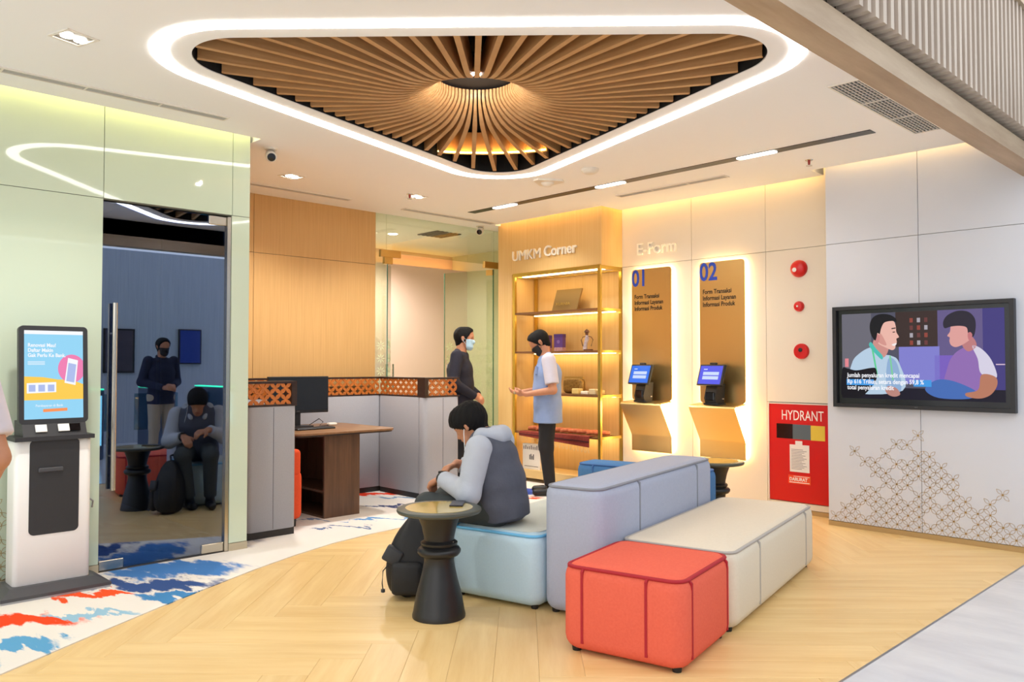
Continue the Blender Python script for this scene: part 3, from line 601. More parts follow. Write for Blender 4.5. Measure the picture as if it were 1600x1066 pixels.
o = B().rbox(-6.25,-5.75,2.66,2.70,.0,.03,.004,1).build('door_stop_rail', M('dark timber rail',(86,70,62),.5)); tag(o, 'dark floor rail inside the room behind the blue glass door', 'rail')
m_gl = glass('clear green glass', (234,240,230), .05); m_gedge = M('green glass edge', (60,110,86), .15)
w1 = struct(link('window_1', None, None, (XB-.006,0,0)))
for y0, y1, z0, z1 in ((5.035,5.172,0,3.0),(5.176,6.786,2.575,3.0),(6.79,7.0,0,3.0)):
    B().box(-.006,.006,y0,y1,z0,z1).build('pane', m_gl, w1)
def fitting(y0, y1, z0, z1, parent): B().rbox(-.022,.022,y0,y1,z0,z1,.003,1).build('patch_fitting', m_brass, parent)
fitting(5.09,5.36,2.525,2.605,w1); fitting(6.62,6.86,2.53,2.61,w1); fitting(5.14,5.25,2.45,2.525,w1)
def frost(name, wd, h, z0, s, parent, mtx):
    b = B(mtx)
    for i in range(int(wd/s)):
        for j in range(int(h/s)):
            for a in range(8):
                an = a*PI/4; L_ = s*.46; c_ = ((i+.5)*s+math.cos(an)*L_*.55, z0+(j+.5)*s+math.sin(an)*L_*.55)
                P_ = [(-L_*.42,0),(0,s*.045),(L_*.42,0),(0,-s*.045)]
                b.ext([(0,c_[0]+x*math.cos(an)-y*math.sin(an),c_[1]+x*math.sin(an)+y*math.cos(an)) for x,y in P_], (.0008,0,0))
    o = b.build(name, M('frosted film', (226,232,196), .7), parent); o['kind'] = 'stuff'
frost('frosted_pattern', .14, 1.6, .1, .138, w1, Matrix.Translation((.0065,5.034,0)))
def leaf(n_, y, ang, wd):
    d = struct(link('door_%d' % n_, None, None, (XB-.006,y,0), (0,0,ang)))
    B().box(-.006,.006,0,wd,.01,2.52).build('pane', m_gl, d); B().box(-.0065,.0065,-.004,.004,.01,2.52).build('glass_edge', m_gedge, d); B().box(-.0065,.0065,wd-.004,wd+.002,.01,2.52).build('glass_edge', m_gedge, d)
    frost('frosted_pattern', wd, 1.6, .1, .155, d, Matrix.Translation((.0068,0,0))); B().rbox(-.02,.02,.0,.1,2.45,2.52,.003,1).build('patch_fitting', m_brass, d)
    for x in (.04,-.04): B().tube([(x,wd-.08,.75),(x,wd-.08,1.35)], .011, 10).build('pull_handle', m_steel, d)
leaf(2, 5.19, math.radians(52), .78); leaf(3, 6.78, math.radians(101), .78)
o = B().box(-9.199,-9.18,5.35,5.43,.3,2.1).build('wall_light', M('warm led', es=6)); tag(o, 'slim upright warm light on the wall behind the glass partition', 'light')
t = thing('downlight', 'round downlight in the corridor ceiling behind the glass', 'downlight', (-8.36,6.02,HC))
B().lathe([(.05,-.006),(.06,0)], (0,0), 20).build('lamp', M('downlight lamp'), t)
l = bpy.data.lights.new('downlight_beam','SPOT'); l.energy = 150; l.spot_size = 2.7; l.spot_blend = .7; l.color = (1,.95,.88); l.shadow_soft_size = .06
lo = bpy.data.objects.new('downlight_beam', l); C.objects.link(lo); lo.parent = t; lo.location = (0,0,-.02)
t = thing('air_grille', 'square ceiling grille in the corridor behind the glass', 'air vent', (-7.95,6.45,HC))
for k in range(6): B().box(-.2,.2,-.2+.07*k,-.16+.07*k,-.012,.0).build('blade', M('vent dark'), t)
# ================================================================ DISPLAY SHELF
m_sgold = M('satin gold', (204,172,84), .28, metal=.85); m_shelfw = M('shelf walnut', (128,84,50), .4, grain=((2,30,30),(104,66,38))); m_sled = M('shelf led', (255,224,150), es=7, ecol=(255,222,156))
sh = thing('display_shelf', 'tall gold-framed open display shelf with lit walnut shelves', 'shelf', (-6.10,6.77,0))
X0, X1, Y0, Y1 = -.655, .665, -.19, .20
for x in (X0,X1-.035):
    for y in (Y0,Y1-.03): B().box(x,x+.035,y,y+.03,.0,2.365).build('post', m_sgold, sh)
for z in (2.365,): B().box(X0,X1,Y0,Y0+.03,z,z+.04).box(X0,X1,Y1-.03,Y1,z,z+.04).box(X0,X0+.035,Y0+.03,Y1-.03,z,z+.04).box(X1-.035,X1,Y0+.03,Y1-.03,z,z+.04).build('top_frame', m_sgold, sh)
B().box(X0+.035,X1-.035,Y0+.04,Y1-.03,2.375,2.395).build('top_panel', m_eform, sh); B().box(X0+.06,X1-.06,Y0+.10,Y0+.16,2.366,2.374).build('light_strip', m_sled, sh)
for z in (1.945,1.495,1.02,.575):
    B().box(X0+.036,X1-.036,Y0+.008,Y1-.035,z-.022,z).build('shelf_board', m_shelfw, sh); B().box(X1-.035,X1-.006,Y0+.03,Y1-.03,z-.024,z+.002).build('side_rail', m_sgold, sh)
    B().box(X0+.06,X1-.06,Y1-.09,Y1-.05,z-.03,z-.0225).build('light_strip', m_sled, sh)
B().box(X0+.036,X1-.036,Y0+.01,Y1-.03,.05,.14).build('plinth', M('pale oak plinth',(214,180,120),.5), sh)
text('lettering', 'UMKM', .165, M('white raised letters', (250,244,232), .4), we, (-6.765,YU-.02,2.555), WALLROT, .02, sx=.98); text('lettering', 'Corner', .165, MATS['white raised letters'], we, (-6.25,YU-.02,2.565), WALLROT, .02, bold=.003, sx=.98)
text('lettering', 'E-Form', .175, M('cream raised letters', (255,250,236), .4), we, (-5.225,YE-.012,2.512), WALLROT, .02, bold=.001, sx=.96)
# things on the shelf
t = thing('plaque', 'gold plaque with engraved letters leaning on the top shelf', 'plaque', (-6.13,6.80,1.9455))
b = B(Matrix.Rotation(math.radians(-10),4,'X')); b.ext([(-.21,0,.0),(.17,0,.0),(.215,0,.26),(-.165,0,.26)], (0,.02,0)); b.build('board', M('bronze board', (150,124,80), .35, metal=.5), t)
text('engraving', 'KURNIA', .045, M('gold engraving',(214,186,110),.3,metal=.8), t, (-.14,-.003,.075), (PI/2-math.radians(10),0,0), .003, sx=1.3)
def gift(label, x, y, z, w_, d_, h_, col, lid):
    t = thing('gift_box', label, 'box', (x,y,z), .1, 'purple gift boxes'); B().box(-w_/2,w_/2,-d_/2,d_/2,0,h_*.82).build('carton', M('purple card',(92,58,128),.5), t)
    B().box(-w_/2-.002,w_/2+.002,-d_/2-.002,d_/2+.002,h_*.8,h_).build('lid', M('purple lid',(74,44,112),.5), t)
    B().box(-w_/2-.001,w_/2+.001,-d_/2-.001,d_/2+.001,.0,h_*.22).build('label_band', M('pale print',(220,190,176),.5,var=(60,(150,60,90))), t); B().lathe([(.02,0),(.02,.002)], seg=20).build('seal', M('violet seal',(130,100,160),.5), t).rotation_euler = (PI/2,0,0)
    t.children[-1].location = (0,-d_/2,h_*.55)
gift('purple gift box standing nearest the man in the blue shirt', -6.42, 6.80, 1.496, .115, .06, .185, 0, 0); gift('purple gift box standing next to the doll on the shelf', -6.21, 6.80, 1.496, .12, .06, .195, 0, 0)
t = thing('puppet_doll', 'carved dancing puppet doll with stick arms on the second shelf', 'figurine', (-5.78,6.76,1.496))
mw_ = M('doll brown',(96,56,34),.5); B().box(-.02,.075,-.025,.025,0,.016).build('base', mw_, t)
B().tube([(-.02,0,.014),(-.01,0,.08),(.01,0,.13),(.012,0,.17)], [.026,.02,.024,.018], 10).build('dress', M('doll print',(226,214,200),.6,var=(40,(110,90,140))), t, smooth=60)
B().lathe([(.0,.16),(.014,.168),(.018,.185),(.02,.2),(.034,.205),(.02,.225),(.0,.24)], (.008,0), 14).build('head', mw_, t, smooth=60)
for s in (-1,1): B().tube([(.01+s*.015,0,.16),(.01+s*.06,0,.15),(.01+s*.085,0,.12),(.01+s*.06,0,.05)], .0045, 6).build('arm', mw_, t, smooth=60)
t = thing('beaded_pouch', 'gold beaded pouch cushion on the third shelf', 'pouch', (-6.02,6.83,1.021)); mp_ = M('gold beads', (190,150,74), .35, metal=.4, var=(50,(90,56,26)), bump=(70,1))
b = B(); b.rbox(-.145,.145,-.05,.05,0,.17,.045,4); b.build('pouch', mp_, t, smooth=60); B().box(-.14,.14,-.012,.012,.16,.19).build('flap', M('gold cloth',(206,166,92),.4,metal=.3), t)
for i, (x, w_, h_, c_) in enumerate(((-5.86,.1,.06,(226,196,120)),(-5.73,.1,.035,(240,228,204)),(-5.62,.09,.06,(226,206,160)),(-5.53,.06,.05,(214,180,110)))):
    o = B().rbox(-w_/2,w_/2,-.04,.04,0,h_,.006,1).build('trinket_box', M('trinket %d' % i, c_, .4)); o.location = (x,6.70,1.021)
    tag(o, ['low gold trinket box in front of the beaded pouch','flat white trinket box in the row on the third shelf','cream trinket box in the middle of the third shelf row','small tan trinket box by the right post of the third shelf'][i], 'box')
# red woven cloths
m_red = M('red woven cloth', (150,34,26), .8, var=(36,(226,150,100)), bump=(90,.6)); m_maroon = M('maroon cloth', (112,26,26), .85, var=(50,(150,60,44)))
t = thing('woven_scarf', 'maroon fringed scarf draped over the front edge of the lowest shelf', 'textile', (-6.10,6.57,.575))
b = B(); pts = [(-.52,0),(.53,0)]
b.add([(-.52,.08,.006),(.53,.08,.006),(.53,-.012,.006),(-.52,-.012,.006),(.53,-.02,-.11),(-.52,-.02,-.045),(-.52,.08,.001),(.53,.08,.001),(.53,-.008,.0),(-.52,-.008,.0),(.53,-.014,-.11),(-.52,-.014,-.045)], [(0,1,2,3),(3,2,4,5),(7,6,9,8),(8,9,11,10),(4,10,11,5),(0,6,7,1)]); b.build('cloth', m_maroon, t)
B().ext([(-.52,-.023,-.02),(.53,-.023,-.045),(.53,-.023,-.06),(-.52,-.023,-.028)], (0,.003,0)).build('stripe', M('dark stripe',(70,16,20),.9), t)
for k in range(40):
    x = -.51+1.03*k/39; z = -.045-.065*k/39; B().tube([(x,-.017,z+.004),(x+.006*math.sin(k*2),-.02,z-.03),(x+.01*math.sin(k*3.1),-.018,z-.06)], .0028, 5).build('fringe', M('cream fringe',(206,190,150),.9), t)
for i in range(9):
    x = -6.55+.125*i
    o = B().tube([(-.05,-.06,.03),(-.01,-.02,.036),(.02,.03,.034),(.05,.07,.03)], [.024,.032,.032,.024], 12, flat=.8).build('rolled_cloth', m_red, smooth=60); o.location = (x,6.74,.576); o.rotation_euler = (0,0,.25*math.sin(i*2))
    tag(o, 'rolled red patterned cloth in the row behind the fringed scarf', 'textile', 'rolled cloths on the lowest shelf')
t = thing('poster_box', 'white printed box with small figures standing under the fringed scarf', 'box', (-6.53,6.69,.14), 0)
B().box(-.14,.14,-.03,.03,0,.29).build('carton', M('white card',(232,226,218),.6), t)
for k in range(9): B().box(-.125+.03*k,-.112+.03*k,-.0315,-.03,.225,.262+.01*math.sin(k*2)).build('printed_figure', M('ink grey',(110,104,110),.7), t)
for k in range(4): B().box(-.03+.02*k,-.018+.02*k,-.0315,-.03,.11,.165+.012*math.sin(k*2.3)).build('printed_figure', M('ink dark',(60,52,64),.7), t)
B().box(-.11,.11,-.0315,-.03,.03,.036).build('printed_line', M('ink grey'), t)
# ================================================================ BACKLIT PANELS AND TERMINALS
m_mir = M('champagne steel', (224,192,128), .30, metal=.9, bump=(40,.03)); m_halo = M('halo led', (255,226,160), es=9, ecol=(255,224,166)); m_blue = M('blue numerals', (30,70,190), .5); m_ink = M('black print', (26,24,24), .5)
def eform(num, x0, x1, label):
    t = thing('form_station', label, 'wall panel', ((x0+x1)/2,YE,0), 0, 'backlit gold form panels'); w_ = (x1-x0)/2
    B().ext([(x,-.05,z) for x,z in rrect(-w_,w_,.97,2.352,.035,5)], (0,.012,0)).build('upper_panel', m_mir, t)
    B().box(-w_+.012,w_-.012,-.036,-.004,.46,2.338).build('backlight', m_halo, t)
    prof = [(-.045,.972),(-.235,.957),(-.25,.948),(-.256,.935),(-.250,.915),(-.07,.62),(-.062,.60),(-.06,.44)]
    b = B(); th_ = .012
    inner = [(-.045,.960),(-.230,.945),(-.240,.94),(-.244,.933),(-.238,.917),(-.058,.618),(-.050,.598),(-.048,.44)]
    ring = [(0,y,z) for y,z in prof]+[(0,y,z) for y,z in inner[::-1]]
    b.ext([(-w_,y,z) for _,y,z in ring], (2*w_,0,0)); b.build('folded_shelf', m_mir, t, smooth=30)
    text('numeral', num, .245, m_blue, t, (-w_+.0,-.0515,2.175), WALLROT, .002, bold=.005, sx=.82)
    for i, s_ in enumerate(('Form Transaksi','Informasi Layanan','Informasi Produk')): text('print', s_, .062, m_ink, t, (-w_+.035,-.0515,2.04-.063*i), WALLROT, .001, bold=.0012, sx=.82)
    # terminal
    k = thing('payment_terminal', 'black touch terminal with %s screen' % ('an azure blue' if num == '01' else 'a violet blue'), 'terminal', (((x0+x1)/2-.02),YE-.17,.962), math.radians(-14), 'touch terminals')
    B().prism(rrect(-.10,.10,-.06,.075,.03),0,.014).build('foot', m_bk, k); 
    B().ext([(-.075,-.04,.01),(-.075,.06,.01),(-.075,.075,.20),(-.075,-.02,.20),(-.075,-.055,.06)], (.15,0,0)).build('printer_body', m_bk, k)
    B().rbox(-.055,.055,-.06,-.04,.04,.12,.006,1).build('paper_door', M('gloss black',(14,14,16),.12), k)
    hd = Matrix.Translation((0,-.03,.28)) @ Matrix.Rotation(math.radians(-16),4,'X')
    B(hd).rbox(-.165,.165,-.014,.014,-.105,.105,.006,2).build('tablet', m_bk, k)
    sc = B(hd).poly([(-.148,-.0145,-.09),(.148,-.0145,-.09),(.148,-.0145,.09),(-.148,-.0145,.09)]).build('screen', emis('screen blue %s' % num, (56,120,240) if num == '01' else (92,96,236)), k)
    for z0, z1 in ((-.045,-.012),(-.002,.03)): B(hd).poly([(-.10,-.0150,z0),(.11,-.0150,z0),(.11,-.0150,z1),(-.10,-.0150,z1)]).build('input_field', emis('field pale', (206,222,252)), sc)
    B(hd).poly([(-.10,-.0150,.05),(-.05,-.0150,.05),(-.05,-.0150,.06),(-.10,-.0150,.06)]).build('screen_heading', emis('field pale'), sc)
    B(hd).rbox(-.045,.045,-.012,.012,.105,.125,.005,1).build('camera_bar', m_bk, k); B().box(.07,.085,.03,.05,.05,.062).build('port', M('port steel',(180,180,180),.3,metal=1), k)
eform('01', -5.262, -4.762, 'gold backlit panel with a folded shelf standing next to the display shelf'); eform('02', -4.425, -3.932, 'gold backlit panel with a folded shelf standing next to the hydrant cabinet')
# ================================================================ HYDRANT, ALARMS
m_hyd = M('hydrant red', (206,14,18), .35); m_paper = M('white paper', (232,228,226), .7); m_wink = M('white vinyl', (245,242,240), .5)
t = thing('hydrant_cabinet', 'red fire hydrant cabinet with a small window let into the wall', 'hydrant cabinet', (-3.43,YE,0))
B().box(-.285,.30,-.006,.02,.105,.985).build('door', m_hyd, t); B().box(-.295,-.285,-.012,.02,.10,.99).box(-.285,.30,-.012,.02,.985,.995).build('frame', M('pale frame',(226,214,206),.5), t)
text('lettering', 'HYDRANT', .128, m_wink, t, (-.165,-.0068,.842), WALLROT, .0015, sx=.66)
B().box(-.212,-.055,-.0075,-.005,.672,.805).build('window', M('dark window',(40,14,14),.1), t); B().box(-.055,.115,-.0075,-.005,.670,.803).build('window', M('grey window',(96,106,114),.1), t); B().box(.115,.245,-.0075,-.005,.668,.80).build('window', M('yellow sign',(226,196,70),.4), t)
pp = B().box(-.085,.10,-.009,-.0055,.375,.62).build('notice', m_paper, t); B().box(-.03,.035,-.010,-.0055,.615,.655).build('clip', m_paper, t)
for k in range(14): B().box(-.07,.03+.045*((k*7)%5)/4,-.0096,-.0088,.40+.0135*k,.404+.0135*k).build('notice_line', M('ink grey'), pp)
st = B().box(-.10,.11,-.009,-.0055,.268,.345).build('sticker', M('orange sticker',(236,80,40),.5), t)
text('sticker_lettering', 'DARURAT', .042, m_wink, st, (-.09,-.0095,.295), WALLROT, .0008, bold=.001, sx=.88); B().box(-.09,.10,-.0096,-.0088,.278,.284).build('sticker_line', m_wink, st); B().box(-.05,.10,-.0096,-.0088,.333,.337).build('sticker_line', m_wink, st)
RX = Matrix.Rotation(PI/2,4,'X')
def disc(name, label, x, z, prof, mat, extra):
    t = thing(name, label, 'fire alarm', (x,YE,z)); b = B(RX); b.lathe(prof, seg=36); b.build('housing', mat, t, smooth=45)
    for nm, pr, c_, m in extra: b = B(RX); b.lathe(pr, c_, 24); b.build(nm, m, t, smooth=45)
disc('alarm_lamp', 'large red round alarm lamp with a white button, topmost above the hydrant cabinet', -3.41, 2.214, [(.078,0),(.078,.012),(.07,.035),(.05,.05),(.0,.055)], m_hyd, [('button', [(.02,.04),(.02,.056),(.0,.058)], (-.022,-.012), m_wink)])
disc('alarm_button', 'small red round alarm between the two larger ones', -3.413, 1.872, [(.047,0),(.047,.015),(.036,.035),(.0,.042)], m_hyd, [('tip', [(.008,.038),(.008,.046),(.0,.047)], (0,0), m_wink)])
disc('alarm_call_point', 'red round call point with a black centre, lowest above the hydrant cabinet', -3.393, 1.465, [(.07,0),(.07,.02),(.064,.03),(.0,.032)], m_hyd, [('push_centre', [(.018,.03),(.018,.038),(.0,.039)], (0,.012), m_bk)])
# ================================================================ TELEVISION
tv = thing('television', 'large wall television showing two men talking in a black frame', 'television', (-2.955,YT,.996))
TW, TH = 1.325, .827
b = B(); 
for x0, x1, z0, z1 in ((0,.03,0,TH),(TW-.03,TW,0,TH),(.03,TW-.03,0,.03),(.03,TW-.03,TH-.03,TH)): b.box(x0,x1,-.06,0,z0,z1)
b.build('surround', M('black surround', (36,36,40), .45), tv)
B().box(.03,TW-.03,-.03,-.005,.03,TH-.03).build('panel', M('panel black', (10,10,14), .2), tv)
PX0, PZ0, PWd, PH = .068, .075, 1.19, .69
pic = B().poly([(PX0,-.0305,PZ0),(PX0+PWd,-.0305,PZ0),(PX0+PWd,-.0305,PZ0+PH),(PX0,-.0305,PZ0+PH)]).build('picture', emis('pic dusk', (84,84,102), .9), tv)
def px(name, pts, col, layer, s=.9):
    B().poly([(PX0+PWd*u,-.0305-.0003*layer,PZ0+PH*v) for u,v in pts]).build(name, emis('pic %d %d %d' % col, col, s), pic)
def ell(cx_, cy_, rx, ry, a0=0, a1=2*PI, n=28): return [(cx_+rx*math.cos(a0+(a1-a0)*k/n), cy_+ry*math.sin(a0+(a1-a0)*k/n)) for k in range(n+(0 if a1-a0 > 6 else 1))]
R4 = lambda a,b_,c,d: [(a,c),(b_,c),(b_,d),(a,d)]
px('picture_wall', R4(.0,.2,.35,1), (112,110,122), 1); px('picture_shelf', R4(.36,.62,.6,1), (62,46,44), 1); px('picture_curtain', R4(.62,.88,.3,1), (104,92,140), 1); px('picture_curtain', R4(.88,1,.1,1), (70,62,130), 1)
for i in range(3):
    for j in range(4): px('picture_book', R4(.45+.045*i,.47+.045*i,.62+.085*j,.67+.085*j), [(150,70,60),(176,170,180),(110,60,60)][(i+j)%3], 2)
px('picture_board', R4(.38,.63,.18,.6), (134,132,214), 2); px('picture_board', R4(.60,.86,.16,.5), (126,98,196), 2); px('picture_table', R4(0,1,0,.13), (26,22,40), 3)
def sm(pts, n=5):     # smooth closed outline through the points
    out = []; N = len(pts)
    for i in range(N):
        p0, p1, p2, p3 = (pts[(i+k)%N] for k in (-1,0,1,2))
        for k in range(n):
            t_ = k/n; out.append(tuple(.5*(2*p1[c]+(p2[c]-p0[c])*t_+(2*p0[c]-5*p1[c]+4*p2[c]-p3[c])*t_**2+(3*p1[c]-p0[c]-3*p2[c]+p3[c])*t_**3) for c in (0,1)))
    return [(u, min(max(v,.002),.998)) for u, v in out]
# man who smiles, in profile to the right
px('picture_torso', sm([(.05,.08),(.065,.40),(.12,.53),(.205,.60),(.26,.52),(.33,.50),(.38,.42),(.40,.10)]), (190,214,236), 4); px('picture_shade', sm([(.30,.10),(.31,.46),(.37,.40),(.39,.10)]), (150,182,220), 5)
px('picture_neck', sm([(.215,.58),(.225,.70),(.31,.64),(.305,.53),(.27,.48)]), (214,150,142), 5); px('picture_collar', sm([(.185,.63),(.20,.66),(.235,.58),(.275,.50),(.265,.46),(.205,.57)]), (80,196,186), 6)
px('picture_lanyard', [(.20,.6),(.212,.6),(.245,.25),(.235,.25)], (96,214,150), 6); px('picture_lanyard', [(.318,.50),(.328,.50),(.345,.22),(.335,.22)], (130,214,160), 6)
px('picture_face', sm([(.235,.70),(.24,.84),(.28,.905),(.345,.90),(.362,.84),(.366,.77),(.382,.715),(.366,.695),(.368,.655),(.36,.63),(.356,.585),(.335,.565),(.29,.60),(.25,.64)]), (244,190,176), 7)
px('picture_cheek', sm([(.25,.66),(.26,.76),(.285,.70),(.30,.62)]), (220,156,146), 8); px('picture_ear', sm([(.232,.66),(.228,.73),(.245,.755),(.258,.72),(.25,.655)]), (214,140,138), 9)
px('picture_hair', sm([(.225,.68),(.198,.76),(.193,.87),(.215,.95),(.26,.985),(.32,.975),(.362,.93),(.366,.885),(.34,.90),(.29,.885),(.268,.82),(.258,.755),(.243,.765),(.236,.71)]), (24,22,28), 10)
px('picture_smile', sm([(.335,.628),(.364,.645),(.364,.628),(.35,.612)]), (252,244,244), 9); px('picture_brow', [(.335,.805),(.362,.812),(.362,.824),(.335,.818)], (40,30,36), 9); px('picture_eye', [(.342,.765),(.358,.768),(.358,.778),(.342,.776)], (36,26,32), 9)
px('picture_chair', sm([(0,.005),(0,.34),(.04,.35),(.10,.33),(.20,.36),(.232,.34),(.225,.20),(.12,.005)]), (20,16,26), 9); px('picture_candle', R4(.02,.045,.37,.47), (236,140,150), 8)
# second man, in profile to the left
px('picture_torso', sm([(.67,.12),(.675,.36),(.72,.52),(.80,.60),(.86,.58),(.92,.46),(.945,.28),(.92,.12)]), (150,112,184), 4); px('picture_sleeve', sm([(.82,.60),(.87,.57),(.925,.45),(.955,.27),(.90,.27),(.862,.32),(.85,.46)]), (222,216,236), 5)
px('picture_neck', sm([(.765,.60),(.76,.70),(.82,.70),(.845,.60),(.80,.54)]), (196,128,130), 5)
px('picture_face', sm([(.82,.70),(.822,.82),(.77,.86),(.705,.83),(.694,.76),(.678,.715),(.692,.695),(.69,.655),(.70,.61),(.73,.59),(.78,.63)]), (230,166,160), 6)
px('picture_hair', sm([(.828,.70),(.842,.80),(.836,.90),(.80,.97),(.74,.985),(.68,.94),(.655,.87),(.662,.80),(.70,.815),(.75,.82),(.79,.80),(.80,.73)]), (46,40,54), 7); px('picture_ear', sm([(.80,.67),(.796,.73),(.81,.75),(.822,.72),(.814,.67)]), (204,124,128), 8)
px('picture_arm', sm([(.87,.29),(.945,.27),(.955,.18),(.92,.08),(.86,.035),(.79,.05),(.78,.09),(.85,.13)]), (190,126,100), 6); px('picture_jeans', sm([(.54,.12),(.60,.22),(.68,.23),(.78,.17),(.84,.10),(.80,.03),(.62,.03)]), (72,112,188), 5)
px('picture_hand', sm([(.29,.10),(.31,.15),(.36,.13),(.385,.06),(.35,.03),(.31,.05)]), (196,140,130), 8); px('picture_lamp', R4(.95,1,.395,.405), (240,210,230), 5)
px('picture_highlight', R4(.03,.215,.155,.225), (70,160,236), 10); px('picture_highlight', R4(.47,.58,.15,.225), (70,160,236), 10)
m_tx = emis('caption white', (250,250,255), 1.0)
for s_, v, sx_ in (('Jumlah penyaluran kredit mencapai',.25,.80),('Rp 616 Triliun, setara dengan 59,8 %',.175,.80),('total penyaluran kredit',.105,.80)): text('caption', s_, .05, m_tx, pic, (PX0+PWd*.035,-.0345,PZ0+PH*v), WALLROT, .0004, bold=.0008, sx=sx_)
text('maker_mark', '••••', .018, M('logo grey'), tv, (.64,-.0605,.012), WALLROT, .001)
# ================================================================ GOLD LATTICE INLAY
m_inlay = M('gold inlay', (176,146,92), .4, metal=.5)
def flower_mesh(axis):
    b = B(); s = .0805
    for q in range(4):
        an = PI/4+q*PI/2; L_ = s*.7071
        for side in (1,-1):
            P_ = []
            for k in range(9):
                a = k/8; P_.append((.006+a*(L_-.006), side*.0115*math.sin(PI*a)))
            for k in range(8):
                (x0,y0),(x1,y1) = P_[k],P_[k+1]; d = Vector((x1-x0,y1-y0)).normalized(); nn = Vector((-d.y,d.x))*.0013
                quad = [(x0+nn.x,y0+nn.y),(x1+nn.x,y1+nn.y),(x1-nn.x,y1-nn.y),(x0-nn.x,y0-nn.y)]
                quad = [(x*math.cos(an)-y*math.sin(an), x*math.sin(an)+y*math.cos(an)) for x,y in quad]
                b.poly([(x,0,z) if axis == 'y' else (0,x,z) for x,z in quad])
    R_ = .0075; b.poly([(R_*math.cos(2*PI*k/10),0,R_*math.sin(2*PI*k/10)) if axis == 'y' else (0,R_*math.cos(2*PI*k/10),R_*math.sin(2*PI*k/10)) for k in range(10)])
    me = bpy.data.meshes.new('flower'); me.from_pydata(b.v, [], b.f); me.materials.append(m_inlay); return me
t = thing('wall_inlay', 'gold lattice of four-petal flowers climbing the white wall below the television', 'wall decoration', (-2.97,YT-.0015,.082))
fm = flower_mesh('y'); sx_, sz_ = .0823, .079
tops = [0,1,2,3,6,7,8,8,7,7,6,5,3,2,3,4,1,1,0,0]
holes = {(3,1),(5,3),(6,5),(7,3),(8,4),(9,1),(10,3),(12,1),(5,6),(6,7),(7,7)}
cells = {(i,j) for i, h in enumerate(tops) for j in range(h+1)} - holes
cells |= {(2,7),(3,6),(6,8),(7,8),(8,9),(5,7)}; cells -= {(4,3),(4,2)} if False else set()
cells -= {(14,3),(15,3),(15,2),(4,4)}; cells |= {(14,3)}
for i, j in sorted(cells): link('flower', fm, t, (i*sx_,0,j*sz_))
t = thing('wall_inlay', 'gold lattice of four-petal flowers on the green glass wall behind the kiosk', 'wall decoration', (XL+.0015,.75,.10))
fm = flower_mesh('x')
for i in range(12):
    for j in range(7):
        if j > 6-abs(i-4)*.55 or (i*3+j*5) % 11 == 0: continue
        link('flower', fm, t, (0,i*.0805,j*.0805))
